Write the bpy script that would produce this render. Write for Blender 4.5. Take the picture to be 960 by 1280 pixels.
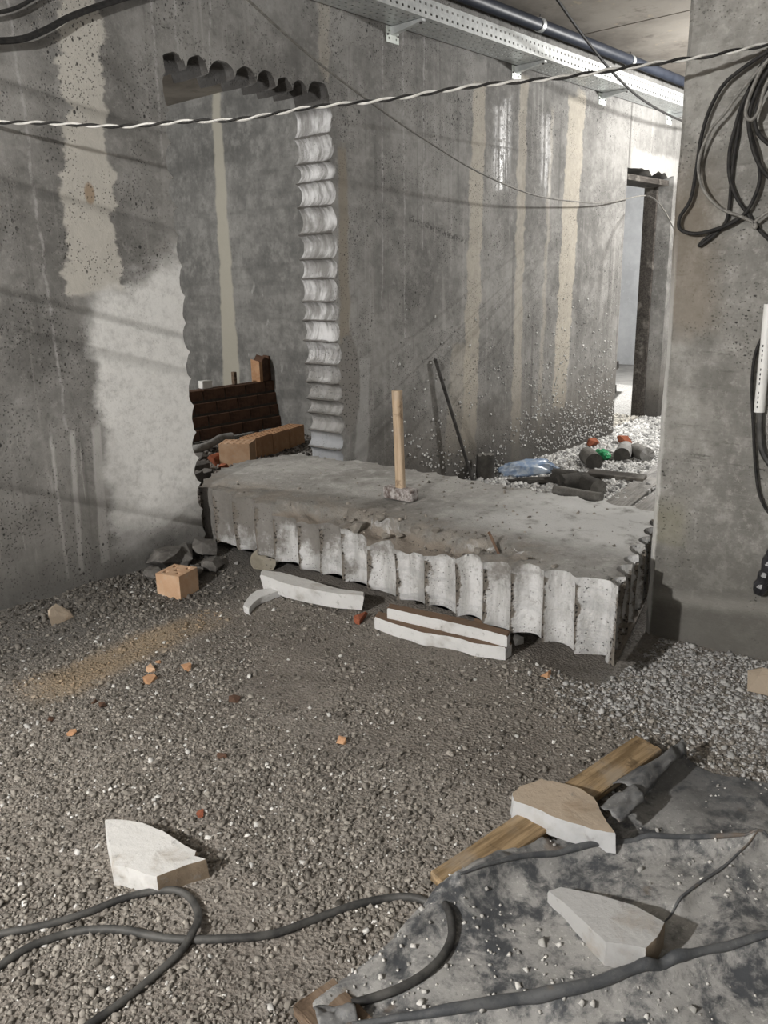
import bpy, bmesh, math, random
import numpy as np
from mathutils import Vector, Matrix

# ------------------------------------------------------------------ clear
for o in list(bpy.data.objects):
    bpy.data.objects.remove(o, do_unlink=True)
scene = bpy.context.scene
COL = scene.collection

# ------------------------------------------------------------------ camera
# world: x along the long concrete wall, y towards that wall, z up (metres)
FPX, CH = 1027.1, 1.40
YAW, PIT, ROL = math.radians(41.598), math.radians(15.831), math.radians(-1.244)
_F = np.array([math.cos(YAW)*math.cos(PIT), math.sin(YAW)*math.cos(PIT), -math.sin(PIT)])
_r = np.array([math.sin(YAW), -math.cos(YAW), 0.0])
_u = np.cross(_r, _F)
_c, _s = math.cos(ROL), math.sin(ROL)
CR, CU = _c*_r + _s*_u, -_s*_r + _c*_u
cam_d = bpy.data.cameras.new('camera')
cam = bpy.data.objects.new('camera', cam_d)
COL.objects.link(cam)
M = Matrix(((CR[0], CU[0], -_F[0], 0), (CR[1], CU[1], -_F[1], 0), (CR[2], CU[2], -_F[2], CH), (0, 0, 0, 1)))
cam.matrix_world = M
cam_d.sensor_fit = 'VERTICAL'
cam_d.sensor_height = 36.0
cam_d.lens = 36.0*FPX/1280.0
cam_d.clip_start = 0.02
cam_d.clip_end = 60
scene.camera = cam

# ------------------------------------------------------------------ world, lights, exposure
world = bpy.data.worlds.new('world')
scene.world = world
world.use_nodes = True
world.node_tree.nodes['Background'].inputs[0].default_value = (0.9, 0.95, 1.0, 1)
world.node_tree.nodes['Background'].inputs[1].default_value = 0.05

def lamp(name, loc, watts, radius, color=(1, 1, 1)):
    d = bpy.data.lights.new(name, 'POINT')
    d.energy = watts
    d.shadow_soft_size = radius
    d.color = color
    o = bpy.data.objects.new(name, d)
    o.location = loc
    COL.objects.link(o)
    return o
lamp('work_light_main', (-2.3, 1.35, 2.40), 480, 0.06, (1.0, 0.982, 0.955))     # flood lamp on a stand left behind the viewer
lamp('work_light_passage', (7.60, 1.75, 2.55), 230, 0.10, (1.0, 0.985, 0.96))   # flood lamp in the passage behind the pier
lamp('work_light_side_room', (1.3, 6.6, 2.3), 230, 0.10, (1.0, 0.98, 0.95))    # flood lamp in the room behind the cut opening
lamp('fill_light_far_room', (9.6, 5.0, 2.4), 420, 0.10, (1.0, 0.99, 0.97))  # unseen lamp added to brighten the far room
lamp('fill_light', (-2.6, -0.6, 2.80), 40, 0.30, (1.0, 0.985, 0.965))  # unseen soft lamp added as fill for the room

scene.view_settings.view_transform = 'Standard'
scene.view_settings.look = 'None'
scene.view_settings.gamma = 1.0
scene.view_settings.use_curve_mapping = False
scene.view_settings.exposure = 0.72

# ------------------------------------------------------------------ pixel helpers (960 x 1280 frame)
def ray(x, y):
    return CR*((x-480)/FPX) + CU*((640-y)/FPX) + _F
def on(ax, v, x, y):
    d = ray(x, y)
    o = np.array([0, 0, CH])
    return o + d*((v-o[ax])/d[ax])
def onX(v, x, y): return on(0, v, x, y)
def onY(v, x, y): return on(1, v, x, y)
def onZ(v, x, y): return on(2, v, x, y)

# ------------------------------------------------------------------ numpy noise
def vnoise(x, y, seed=0):
    x = np.asarray(x, float); y = np.asarray(y, float)
    xi = np.floor(x).astype(np.int64); yi = np.floor(y).astype(np.int64)
    fx = x-xi; fy = y-yi
    fx = fx*fx*(3-2*fx); fy = fy*fy*(3-2*fy)
    def h(a, b):
        n = (a*374761393 + b*668265263 + seed*982451653) & 0xffffffff
        n = ((n ^ (n >> 13))*1274126177) & 0xffffffff
        n = n ^ (n >> 16)
        return (n & 0xffff)/65535.0
    return (h(xi, yi)*(1-fx)+h(xi+1, yi)*fx)*(1-fy) + (h(xi, yi+1)*(1-fx)+h(xi+1, yi+1)*fx)*fy
def fbm(x, y, seed=0, oct=4):
    s = 0; a = .5; t = 0
    for k in range(oct):
        s = s + a*vnoise(np.asarray(x)*2**k, np.asarray(y)*2**k, seed+k*17); t += a; a *= .5
    return s/t
def sstep(v, a, b):
    t = np.clip((np.asarray(v, float)-a)/(b-a), 0, 1)
    return t*t*(3-2*t)
def poly_dist(px, py, pts):
    """distance of points to a polyline"""
    d = np.full(np.shape(px), 1e9)
    for (ax, ay), (bx, by) in zip(pts[:-1], pts[1:]):
        vx, vy = bx-ax, by-ay
        t = np.clip(((px-ax)*vx+(py-ay)*vy)/(vx*vx+vy*vy+1e-12), 0, 1)
        d = np.minimum(d, np.hypot(px-ax-t*vx, py-ay-t*vy))
    return d
def inside(px, py, poly):
    c = np.zeros(np.shape(px), bool)
    n = len(poly)
    for i in range(n):
        x1, y1 = poly[i]; x2, y2 = poly[(i+1) % n]
        if y1 == y2: continue
        k = ((y1 > py) != (y2 > py)) & (px < (x2-x1)*(py-y1)/(y2-y1)+x1)
        c ^= k
    return c

# ------------------------------------------------------------------ materials
class S:
    def __init__(s, b, sock): s.b = b; s.k = sock
    def _m(s, op, o=None, o2=None, clamp=False):
        n = s.b.nt.nodes.new('ShaderNodeMath'); n.operation = op; n.use_clamp = clamp
        for i, v in enumerate((s, o, o2)):
            if v is None: continue
            if isinstance(v, S): s.b.nt.links.new(v.k, n.inputs[i])
            else: n.inputs[i].default_value = v
        return S(s.b, n.outputs[0])
    def __add__(s, o): return s._m('ADD', o)
    __radd__ = __add__
    def __sub__(s, o): return s._m('SUBTRACT', o)
    def __rsub__(s, o): return (s*-1.0)+o
    def __mul__(s, o): return s._m('MULTIPLY', o)
    __rmul__ = __mul__
    def abs(s): return s._m('ABSOLUTE')
    def max(s, o): return s._m('MAXIMUM', o)
    def min(s, o): return s._m('MINIMUM', o)
    def pow(s, o): return s._m('POWER', o)
    def clamp(s): return s._m('ADD', 0.0, clamp=True)
    def sin(s): return s._m('SINE')
    def ss(s, a, b):
        n = s.b.nt.nodes.new('ShaderNodeMapRange'); n.interpolation_type = 'SMOOTHSTEP'
        s.b.nt.links.new(s.k, n.inputs[0])
        inv = a > b
        n.inputs[1].default_value = min(a, b); n.inputs[2].default_value = max(a, b)
        n.inputs[3].default_value = 1.0 if inv else 0.0; n.inputs[4].default_value = 0.0 if inv else 1.0
        return S(s.b, n.outputs[0])
class B:
    def __init__(s, name):
        s.mat = bpy.data.materials.new(name); s.mat.use_nodes = True
        s.nt = s.mat.node_tree
        s.bsdf = s.nt.nodes['Principled BSDF']
        s.tc = s.nt.nodes.new('ShaderNodeTexCoord')
        s.v = s.tc.outputs['Object']
    def sep(s, v=None):
        n = s.nt.nodes.new('ShaderNodeSeparateXYZ'); s.nt.links.new(v or s.v, n.inputs[0])
        return [S(s, n.outputs[i]) for i in range(3)]
    def vec(s, x, y, z):
        n = s.nt.nodes.new('ShaderNodeCombineXYZ')
        for i, a in enumerate((x, y, z)):
            if isinstance(a, S): s.nt.links.new(a.k, n.inputs[i])
            else: n.inputs[i].default_value = a
        return n.outputs[0]
    def noise(s, scale, detail=4, rough=.6, v=None, dist=0.0):
        n = s.nt.nodes.new('ShaderNodeTexNoise')
        s.nt.links.new(v or s.v, n.inputs['Vector'])
        n.inputs['Scale'].default_value = scale; n.inputs['Detail'].default_value = detail
        n.inputs['Roughness'].default_value = rough; n.inputs['Distortion'].default_value = dist
        return S(s, n.outputs['Fac'])
    def vor(s, scale, v=None, feature='F1'):
        n = s.nt.nodes.new('ShaderNodeTexVoronoi'); n.feature = feature
        s.nt.links.new(v or s.v, n.inputs['Vector']); n.inputs['Scale'].default_value = scale
        return S(s, n.outputs['Distance'])
    def attr(s, name):
        n = s.nt.nodes.new('ShaderNodeAttribute'); n.attribute_name = name
        return n.outputs['Color']
    def mix(s, f, a, b):
        n = s.nt.nodes.new('ShaderNodeMix'); n.data_type = 'RGBA'
        if isinstance(f, S): s.nt.links.new(f.k, n.inputs[0])
        else: n.inputs[0].default_value = f
        for i, c in ((6, a), (7, b)):
            if isinstance(c, tuple): n.inputs[i].default_value = (c[0], c[1], c[2], 1)
            else: s.nt.links.new(c, n.inputs[i])
        return n.outputs[2]
    def scale(s, c, f):
        n = s.nt.nodes.new('ShaderNodeMix'); n.data_type = 'RGBA'; n.blend_type = 'MULTIPLY'; n.inputs[0].default_value = 1
        s.nt.links.new(c, n.inputs[6])
        g = s.nt.nodes.new('ShaderNodeCombineColor')
        for i in range(3): s.nt.links.new(f.k, g.inputs[i])
        s.nt.links.new(g.outputs[0], n.inputs[7])
        return n.outputs[2]
    def done(s, col, rough=.85, height=None, bs=.5, bd=.01, metal=0.0, spec=.3):
        b = s.bsdf
        if isinstance(col, tuple): b.inputs['Base Color'].default_value = (*col, 1)
        else: s.nt.links.new(col, b.inputs['Base Color'])
        if isinstance(rough, S): s.nt.links.new(rough.k, b.inputs['Roughness'])
        else: b.inputs['Roughness'].default_value = rough
        if isinstance(metal, S): s.nt.links.new(metal.k, b.inputs['Metallic'])
        else: b.inputs['Metallic'].default_value = metal
        b.inputs['Specular IOR Level'].default_value = spec
        if height is not None:
            n = s.nt.nodes.new('ShaderNodeBump'); n.inputs['Strength'].default_value = bs
            n.inputs['Distance'].default_value = bd
            s.nt.links.new(height.k, n.inputs['Height'])
            s.nt.links.new(n.outputs[0], b.inputs['Normal'])
        return s.mat

def simple(name, c1, c2, scale=12, rough=.8, bs=.4, bd=.004, metal=0.0, spec=.3, detail=5, bscale=None):
    b = B(name)
    n = b.noise(scale, detail, .65)
    h = b.noise(bscale or scale*5, 4, .6)
    return b.done(b.mix(n.ss(.3, .7), c1, c2), rough, h, bs, bd, metal, spec)

YW = 3.47      # room-side face of the long wall
XP = 3.03      # face of the pier on the right
def wallxz(x, y):
    p = onY(YW, x, y); return p[0], p[2]

def mat_wall():
    b = B('raw_concrete_stained')
    X, Y, Z = b.sep()
    n0 = b.noise(1.3, 6, .62)
    n1 = b.noise(6.0, 6, .7)
    nf = b.noise(45, 4, .7)
    n2 = b.noise(22.0, 5, .75)
    col = b.mix(n0.ss(.35, .65), (.135, .131, .123), (.275, .268, .254))
    col = b.mix(n1.ss(.48, .68)*.45, col, (.34, .332, .316))
    col = b.mix(n1.ss(.5, .32)*.42, col, (.095, .091, .085))
    col = b.mix(n2.ss(.52, .70)*.36, col, (.38, .372, .352))
    col = b.mix(n2.ss(.48, .32)*.38, col, (.085, .082, .077))
    # vertical run marks
    st = b.noise(1.0, 5, .6, b.vec(X*16.0, 0.0, Z*.55))
    col = b.mix(st.ss(.55, .72)*.5, col, (.38, .37, .35))
    col = b.mix(st.ss(.44, .28)*.5, col, (.085, .081, .076))
    wob = (b.noise(1.0, 4, .6, b.vec(X*2.0, 3.0, Z*5.0))-.5)
    fin = (b.noise(1.0, 3, .6, b.vec(X*10.0, 9.0, Z*14.0))-.5)
    def strip(p0, p1, w0, w1, zlo, zhi, amp=.05, soft=.012):
        """vertical band whose centre goes through two pixels of the wall"""
        (x0, z0), (x1, z1) = wallxz(*p0), wallxz(*p1)
        sl = (x1-x0)/(z1-z0)
        c = X - ((Z-z0)*sl + x0) + wob*amp + fin*amp*.4
        ws = (w1-w0)/(z1-z0)
        hw = (Z-z0)*ws + w0
        m = (c.abs()-hw).ss(soft, -soft)
        e = wob*.4
        return m*(Z+e).ss(zlo-.03, zlo+.03)*(Z+e).ss(zhi+.03, zhi-.03)
    W = wallxz
    beige = (.45, .41, .34)
    # beige tape and putty bands on the wall
    z_at = lambda y, x=300: W(x, y)[1]
    m = strip((100, 30), (118, 320), .085, .13, W(120, 372)[1], 3.0, .26)
    col = b.mix(m*(n2*.45+.60), col, (.53, .505, .455))
    for p0, p1, w0, w1, a, c_, k in (
        ((600, 100), (588, 480), .075, .09, .05, 2.62, .75), ((655, 100), (645, 520), .055, .06, -.1, 2.72, .6),
        ((722, 120), (700, 480), .13, .11, .3, 2.75, .85), ((405, 10), (405, 70), .04, .04, 2.45, 3.0, .5),
        ((690, 160), (672, 560), .02, .03, .0, 2.6, .4), ((575, 450), (570, 560), .12, .14, .2, .9, .45)):
        m = strip(p0, p1, w0, w1, a, c_, .13)
        col = b.mix(m*(n2*.9+.35).clamp()*k, col, beige)
    m = strip((428, 220), (432, 430), .035, .045, W(430, 440)[1], W(425, 185)[1], .05)
    col = b.mix(m*.8, col, (.235, .205, .16))
    # scrubbed bright patch right of it (along the cut edge)
    m = strip((455, 480), (452, 560), .05, .06, .2, .95, .07)
    col = b.mix(m*.5, col, (.42, .415, .40))
    # whitewash left of the cut opening
    xl, zl = W(118, 480); xr, zr = W(250, 600)
    lowz = W(170, 665)[1]; topz = W(180, 385)[1]
    edge = (X-xl) + wob*.18 + fin*.10
    m = edge.ss(-.03, .05)*(Z+wob*.5+fin*.25-(X-xl)*.45).ss(topz+.10, topz-.12)*(Z+wob*.3-(X-xl)*.25).ss(lowz-.22, lowz+.12)
    m = m*X.ss(2.60, 2.55)
    mw = m
    col = b.mix(m*(n2.ss(.25, .6)*.35+.63), col, (.74, .735, .715))
    # splashed pale streaks lower left
    sp = b.noise(1.0, 4, .7, b.vec(X*26.0, 1.0, Z*2.2))
    m = sp.ss(.60, .68)*Z.ss(.05, .25)*Z.ss(1.0, .55)*X.ss(2.3, 2.0)
    col = b.mix(m*.6, col, (.46, .45, .43))
    for p0, p1, w in (((97, 640), (103, 720), .012), ((122, 570), (132, 700), .022), ((65, 560), (80, 680), .007)):
        m = strip(p0, p1, w, w, .12, .75, .03, .006); col = b.mix(m*.75, col, (.50, .49, .47))
    # thin drips
    for p0, p1, a in (((55, 330), (78, 500), .75), ((190, 5), (200, 150), 1.9), ((218, 0), (222, 70), 2.3), ((262, 0), (262, 80), 2.3), ((478, 60), (478, 400), 1.2), ((504, 60), (506, 400), 1.0), ((530, 60), (528, 400), 1.6)):
        m = strip(p0, p1, .006, .006, a, 3.0, .05, .004); col = b.mix(m*n2.ss(.35, .6)*.55, col, (.42, .41, .40))
    # browner near the floor, darker along the base
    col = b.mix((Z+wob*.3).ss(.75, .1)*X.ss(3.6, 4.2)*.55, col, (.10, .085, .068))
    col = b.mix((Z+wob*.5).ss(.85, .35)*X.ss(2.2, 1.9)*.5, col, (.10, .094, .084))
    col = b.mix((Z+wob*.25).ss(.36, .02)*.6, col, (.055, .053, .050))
    rp, rz = W(112, 242)
    d = ((X-rp)*(X-rp)+(Z-rz)*(Z-rz)*.3)._m('SQRT')
    col = b.mix(d.ss(.030, .018)*.7, col, (.25, .16, .08))
    # pits and blow holes
    pv_ = b.vec(X, Y, Z*.75)
    v1 = b.vor(30, pv_); v2 = b.vor(80); v3 = b.vor(13, pv_); big = b.noise(3.2, 4, .65)
    pit = v1.ss(.19, .09)*big.ss(.50, .58)
    pit = pit.max(v2.ss(.30, .16)*big.ss(.44, .56)*.8).max((v3+fin*.08).ss(.095, .055)*big.ss(.45, .55))
    pit = pit*(1.0-mw*.85)
    col = b.mix(pit*.9, col, (.020, .019, .018))
    # crumbled edge beside the jamb
    cx, cz = W(436, 480)
    dc = ((X-cx)*(X-cx)*5.0+(Z-cz)*(Z-cz)*.55)._m('SQRT') + fin*.10
    cr = dc.ss(.24, .20)
    agg = b.vor(60)
    col = b.mix(cr, col, (.20, .19, .175))
    col = b.mix(cr*agg.ss(.30, .16), col, (.04, .038, .035))
    # dark scuff line
    a_, c_ = W(510, 272), W(583, 302)
    sl = (c_[1]-a_[1])/(c_[0]-a_[0])
    ln = (Z-((X-a_[0])*sl+a_[1])+fin*.09).abs()
    col = b.mix(ln.ss(.03, .006)*X.ss(a_[0]-.05, a_[0]+.05)*X.ss(c_[0]+.05, c_[0]-.05)*nf.ss(.45, .55)*.8, col, (.04, .038, .035))
    # pour joint between boards near the doorway
    jx = W(788, 170)[0]
    col = b.mix((X-jx).abs().ss(.02, .006)*Z.ss(2.25, 2.35)*.7, col, (.06, .055, .05))
    col = b.mix((X-jx).ss(-.01, .02)*Z.ss(2.2, 2.3)*.25, col, (.28, .275, .262))
    # cut faces: pale dust in the drilled grooves of the opening
    g = S(b, b.nt.nodes.new('ShaderNodeNewGeometry').outputs['True Normal'])
    nx, ny, nz = b.sep(g.k)
    cut = ny.ss(-.8, -.6)*X.ss(2.3, 2.35)*X.ss(3.75, 3.7)
    gn = b.noise(1.0, 5, .65, b.vec(X*5.0, Y*22.0, Z*6.0))
    cc = b.mix(gn.ss(.35, .65), (.20, .197, .19), (.52, .52, .525))
    cc = b.mix(b.noise(4.0, 4, .6).ss(.52, .40)*.65, cc, (.16, .155, .147))
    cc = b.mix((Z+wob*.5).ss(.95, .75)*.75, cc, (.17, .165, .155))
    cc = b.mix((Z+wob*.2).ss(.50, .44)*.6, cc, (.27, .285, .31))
    cc = b.mix(agg.ss(.20, .1)*b.noise(7, 3).ss(.45, .6)*.8, cc, (.06, .058, .055))
    ar = b.sep(b.attr('arris'))[0]
    am = (ar+(b.noise(16, 4, .7)-.5)*1.2).ss(.62, .85)
    cc = b.mix(am*.85, cc, (.10, .093, .084))
    cc = b.mix(Z.ss(2.26, 2.34)*.92, cc, (.045, .042, .039))  # top grooves darkened in colour, standing in for their shade
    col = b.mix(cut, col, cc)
    # rough broken lintel of the doorway, pale
    lx0 = W(789, 210)[0]
    lm = X.ss(lx0-.02, lx0+.04)*(Z+fin*.1).ss(2.47, 2.41)*Z.ss(2.2, 2.25)*X.ss(8.3, 8.25)
    col = b.mix(lm*.55, col, (.42, .415, .40))
    # wet, sealed stripes that mirror the passage lamp
    wet = strip((630, 120), (626, 220), .10, .10, 1.98, 2.6, .08, .05).max(strip((684, 120), (682, 215), .07, .07, 1.98, 2.55, .10, .05))
    wet = wet*st.ss(.40, .55)*n2.ss(.30, .50)
    rough = (n1*.25+.72) - wet*(nf*.4+.30)
    h = nf*.45 + n2*.5 + n1*.4 - pit*1.6 - cr*agg.ss(.35, .15)*2.5 - cr*1.0 + st*.3
    return b.done(col, rough, h, .55, .008, 0.0, .4)

def mat_pier():
    b = B('board_marked_concrete')
    X, Y, Z = b.sep()
    n0 = b.noise(1.6, 6, .65); n1 = b.noise(8, 5, .7); nf = b.noise(50, 4, .7)
    hz = b.noise(1.0, 5, .7, b.vec(X*3.0, Y*4.0, Z*42.0))
    n2 = b.noise(26, 5, .75)
    col = b.mix(n0.ss(.35, .65), (.17, .165, .152), (.31, .302, .28))
    col = b.mix(n1.ss(.48, .70)*.6, col, (.39, .38, .355))
    col = b.mix(n1.ss(.48, .32)*.45, col, (.12, .115, .103))
    col = b.mix(n2.ss(.52, .70)*.45, col, (.42, .41, .385))
    col = b.mix(n2.ss(.47, .32)*.45, col, (.10, .095, .085))
    col = b.mix(hz.ss(.56, .68)*b.noise(3.5, 3).ss(.42, .58)*Z.ss(.45, .75)*.85, col, (.075, .07, .062))
    col = b.mix(hz.ss(.42, .28)*.35, col, (.36, .35, .335))
    wob = n0-.5
    # clay stain down the left edge
    st = (Y+wob*.20).ss(1.03, 1.17)*(Z+wob*.4).ss(1.12, 1.25)*(Z+wob*.6).ss(1.85, 1.5)
    col = b.mix(st*.55, col, (.17, .135, .095))
    col = b.mix((Y+wob*.1).ss(1.10, 1.18)*(Z+wob*.2).ss(.34, .38)*Z.ss(.60, .48)*.6, col, (.20, .19, .135))
    # darker smear band near the ground, pale scrape over it
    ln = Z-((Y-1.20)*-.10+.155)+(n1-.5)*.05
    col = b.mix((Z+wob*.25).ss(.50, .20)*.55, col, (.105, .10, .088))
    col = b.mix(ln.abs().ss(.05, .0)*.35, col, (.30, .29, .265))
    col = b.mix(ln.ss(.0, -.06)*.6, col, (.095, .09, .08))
    big = b.noise(2.6, 3, .6)
    v1 = b.vor(30, b.vec(X, Y, Z*1.7)); v2 = b.vor(85)
    pit = (v1.ss(.20, .10)*big.ss(.53, .62)).max(v2.ss(.25, .13)*big.ss(.48, .60)*.7)
    col = b.mix(pit*.9, col, (.03, .028, .026))
    # lamp light on the chipped corner, painted white
    col = b.mix((Y+(n1-.5)*.02).ss(1.245, 1.258)*Z.ss(1.6, 1.2)*.8, col, (.52, .515, .495))
    h = nf*.4+n2*.5+n1*.5-pit*1.6+hz*.6
    return b.done(col, .82, h, .6, .008, 0, .35)

def mat_concrete(name, c1, c2, c3, sc=2.0, pits=.7, rough=.88, bd=.008):
    b = B(name)
    X, Y, Z = b.sep()
    n0 = b.noise(sc, 6, .65); n1 = b.noise(sc*5, 5, .7); nf = b.noise(55, 4, .7)
    col = b.mix(n0.ss(.3, .7), c1, c2)
    col = b.mix(n1.ss(.5, .75)*.55, col, c3)
    big = b.noise(3.0, 3, .6)
    pit = b.vor(50).ss(.2, .1)*big.ss(.45, .6)*pits
    col = b.mix(pit, col, (.03, .029, .027))
    return b.done(col, rough, nf*.35+n1*.5-pit, .6, bd, 0, .3)

def mat_sideroom():
    b = B('side_room_concrete')
    X, Y, Z = b.sep()
    n0 = b.noise(1.4, 6, .65); n1 = b.noise(7, 5, .7); nf = b.noise(45, 4, .7)
    col = b.mix(n0.ss(.32, .68), (.15, .15, .145), (.27, .268, .258))
    n2 = b.noise(24, 5, .75)
    col = b.mix(n1.ss(.45, .68)*.6, col, (.36, .357, .343))
    col = b.mix(n1.ss(.48, .32)*.5, col, (.11, .11, .106))
    col = b.mix(n2.ss(.48, .32)*.5, col, (.11, .11, .106))
    band = b.noise(1.0, 3, .6, b.vec(X, Y*.8, Z*6.0))
    col = b.mix(band.ss(.5, .3)*.4, col, (.10, .10, .097))
    wob = b.noise(1.0, 3, .6, b.vec(0.0, Y*2.0, Z*4.0))-.5
    p0, p1 = onX(5.5, 270, 130), onX(5.5, 288, 450)
    c = (Y-((Z-p0[2])*((p1[1]-p0[1])/(p1[2]-p0[2]))+p0[1])+wob*.12).abs()
    col = b.mix((c-(Z*-.03+.15)).ss(.02, -.02)*.85, col, (.46, .44, .375))
    pk = b.noise(1.0, 3, .5, b.vec(X, Y*9.0, Z*5.0))
    col = b.mix(pk.ss(.68, .74)*Z.ss(1.6, 1.2)*.7, col, (.45, .45, .44))
    return b.done(col, .85, nf*.3+n1*.5, .5, .006, 0, .3)

def mat_ceiling():
    b = B('stained_ceiling_concrete')
    n0 = b.noise(.9, 6, .65); n1 = b.noise(5, 5, .7)
    col = b.mix(n0.ss(.35, .65), (.155, .138, .118), (.31, .285, .25))
    col = b.mix(n1.ss(.55, .7)*.6, col, (.10, .085, .07))
    col = b.mix(b.noise(14, 4).ss(.62, .70)*n0.ss(.4, .55)*.6, col, (.40, .34, .25))
    return b.done(col, .9, n1, .5, .006)

def mat_floor():
    b = B('dusty_crushed_stone_ground')
    X, Y, Z = b.sep()
    n0 = b.noise(1.5, 5, .6); n1 = b.noise(9, 5, .7); nf = b.noise(70, 4, .75)
    v = b.vor(95)
    col = b.mix(n0.ss(.35, .65), (.17, .152, .134), (.25, .227, .20))
    col = b.mix(n1.ss(.45, .7)*.6, col, (.27, .25, .226))
    col = b.mix(nf.ss(.55, .72)*.6, col, (.36, .34, .31))
    col = b.mix(nf.ss(.45, .3)*.6, col, (.075, .068, .060))
    # dark damp grit along the long wall
    wob = n0-.5
    dk = (Y+wob*.8).ss(2.75, 3.15)*X.ss(3.2, 2.6)
    col = b.mix(dk*.75, col, (.085, .082, .078))
    # ochre sand spill
    p, q = onZ(0, 50, 865), onZ(0, 255, 775)
    dx, dy = q[0]-p[0], q[1]-p[1]; L = math.hypot(dx, dy)
    along = ((X-p[0])*dx+(Y-p[1])*dy)*(1/L); across = ((X-p[0])*-dy+(Y-p[1])*dx)*(1/L)
    m = (across+wob*.35).abs().ss(.17, .05)*along.ss(-.15, .1)*along.ss(L+.15, L-.2)
    col = b.mix(m*n1.ss(.2, .5)*.8, col, (.30, .235, .16))
    # pale lime dust by the pier
    lime = X.ss(2.15, 2.5)*(Y+wob*.3).ss(1.40, 1.15)*X.ss(3.2, 3.1)
    col = b.mix(lime*n1.ss(.35, .65)*.6, col, (.30, .295, .285))
    # dusty pale ground in the passage
    col = b.mix(X.ss(4.2, 4.9)*.85, col, b.mix(nf.ss(.4, .6), (.24, .235, .225), (.50, .495, .48)))
    sp = b.noise(3, 3).ss(.6, .68)
    return b.done(col, .95, nf*.6+v*.5+n1*.5, .9, .012, 0, .2)

def mat_vcol(name, rough=.9, spec=.2):
    b = B(name)
    c = b.attr('tint')
    n = b.noise(60, 3, .6)
    return b.done(b.scale(c, n*.6+.7), rough, None, 0, 0, 0, spec)

def mat_slab():
    b = B('sawn_slab_concrete')
    X, Y, Z = b.sep()
    g = b.nt.nodes.new('ShaderNodeNewGeometry')
    nx, ny, nz = b.sep(g.outputs['True Normal'])
    n0 = b.noise(1.8, 6, .65); n1 = b.noise(8, 5, .7); nf = b.noise(60, 4, .7)
    top = b.mix(n0.ss(.35, .65), (.20, .193, .178), (.31, .303, .285))
    n2 = b.noise(26, 5, .75)
    top = b.mix(n1.ss(.5, .68)*.65, top, (.42, .412, .39))
    top = b.mix(n1.ss(.44, .32)*.55, top, (.14, .132, .118))
    top = b.mix(n2.ss(.54, .70)*.45, top, (.45, .44, .415))
    top = b.mix(n2.ss(.46, .32)*.5, top, (.10, .094, .084))
    # passage lamp's glare painted pale on the far right end of the top
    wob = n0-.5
    lamp_glare = (Y+wob*1.0).ss(2.35, 1.8)*(X+wob*.5).ss(2.68, 2.95)
    top = b.mix(lamp_glare*n1.ss(.25, .5)*.85, top, (.60, .60, .59))
    # brown clay dust by the broken edge
    top = b.mix((X+wob*.2).ss(2.85, 2.65)*Y.ss(1.4, 1.6)*n1.ss(.35, .6)*.55, top, (.20, .165, .13))
    stv = b.noise(1.0, 5, .65, b.vec(X*9.0, Y*9.0, Z*2.2))
    side = b.mix(stv.ss(.35, .6), (.37, .366, .355), (.62, .62, .62))
    side = b.mix(n2.ss(.46, .32)*.45, side, (.20, .19, .175))
    side = b.mix(b.noise(1.0, 4, .6, b.vec(X*3.0, Y*3.0, Z*24.0)).ss(.5, .65)*.4, side, (.33, .335, .34))
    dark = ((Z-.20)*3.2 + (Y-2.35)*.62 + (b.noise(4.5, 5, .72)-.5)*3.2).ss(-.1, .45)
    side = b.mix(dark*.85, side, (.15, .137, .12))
    agg = b.vor(75)
    side = b.mix(agg.ss(.24, .12)*b.noise(6, 3).ss(.46, .6)*.85, side, (.05, .047, .043))
    ar = S(b, b.sep(b.attr('arris'))[0].k)
    am = (ar*1.0+(b.noise(14, 4, .7)-.5)*1.3+(b.noise(3.5, 2)-.5)*.9).ss(.62, .86)
    # crumbly arrises between the grooves
    side = b.mix(am, side, (.17, .152, .13))
    side = b.mix(am*agg.ss(.34, .2), side, (.05, .046, .042))
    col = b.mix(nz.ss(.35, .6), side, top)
    br = (Z+fbm0(b)*.05).ss(.335, .31)*nz.ss(.3, .5)
    col = b.mix(br*.8, col, (.24, .205, .17))
    pit = b.vor(40).ss(.17, .08)*b.noise(2.5, 3).ss(.52, .62)
    col = b.mix(pit*.8, col, (.05, .047, .043))
    return b.done(col, .80, nf*.6+n2*.8+n1*.5-pit-am*(agg.ss(.4, .15)*1.2+.4), .8, .012, 0, .4)
def fbm0(b): return b.noise(9, 4, .6)-.5

def mat_wood(name, c1, c2, sc=1.0, axis=0, rough=.75):
    b = B(name)
    X, Y, Z = b.sep()
    a = [X*60.0*sc, Y*60.0*sc, Z*60.0*sc]; a[axis] = (X, Y, Z)[axis]*4.0*sc
    g = b.noise(1.0, 5, .65, b.vec(*a))
    n = b.noise(7, 4, .6)
    col = b.mix(g.ss(.35, .65), c1, c2)
    col = b.mix(n.ss(.5, .7)*.45, col, (.30, .28, .25))
    col = b.mix(b.noise(16, 5, .7).ss(.46, .34)*.6, col, (c1[0]*.35, c1[1]*.33, c1[2]*.33))
    return b.done(col, rough, g, .4, .003)

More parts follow.
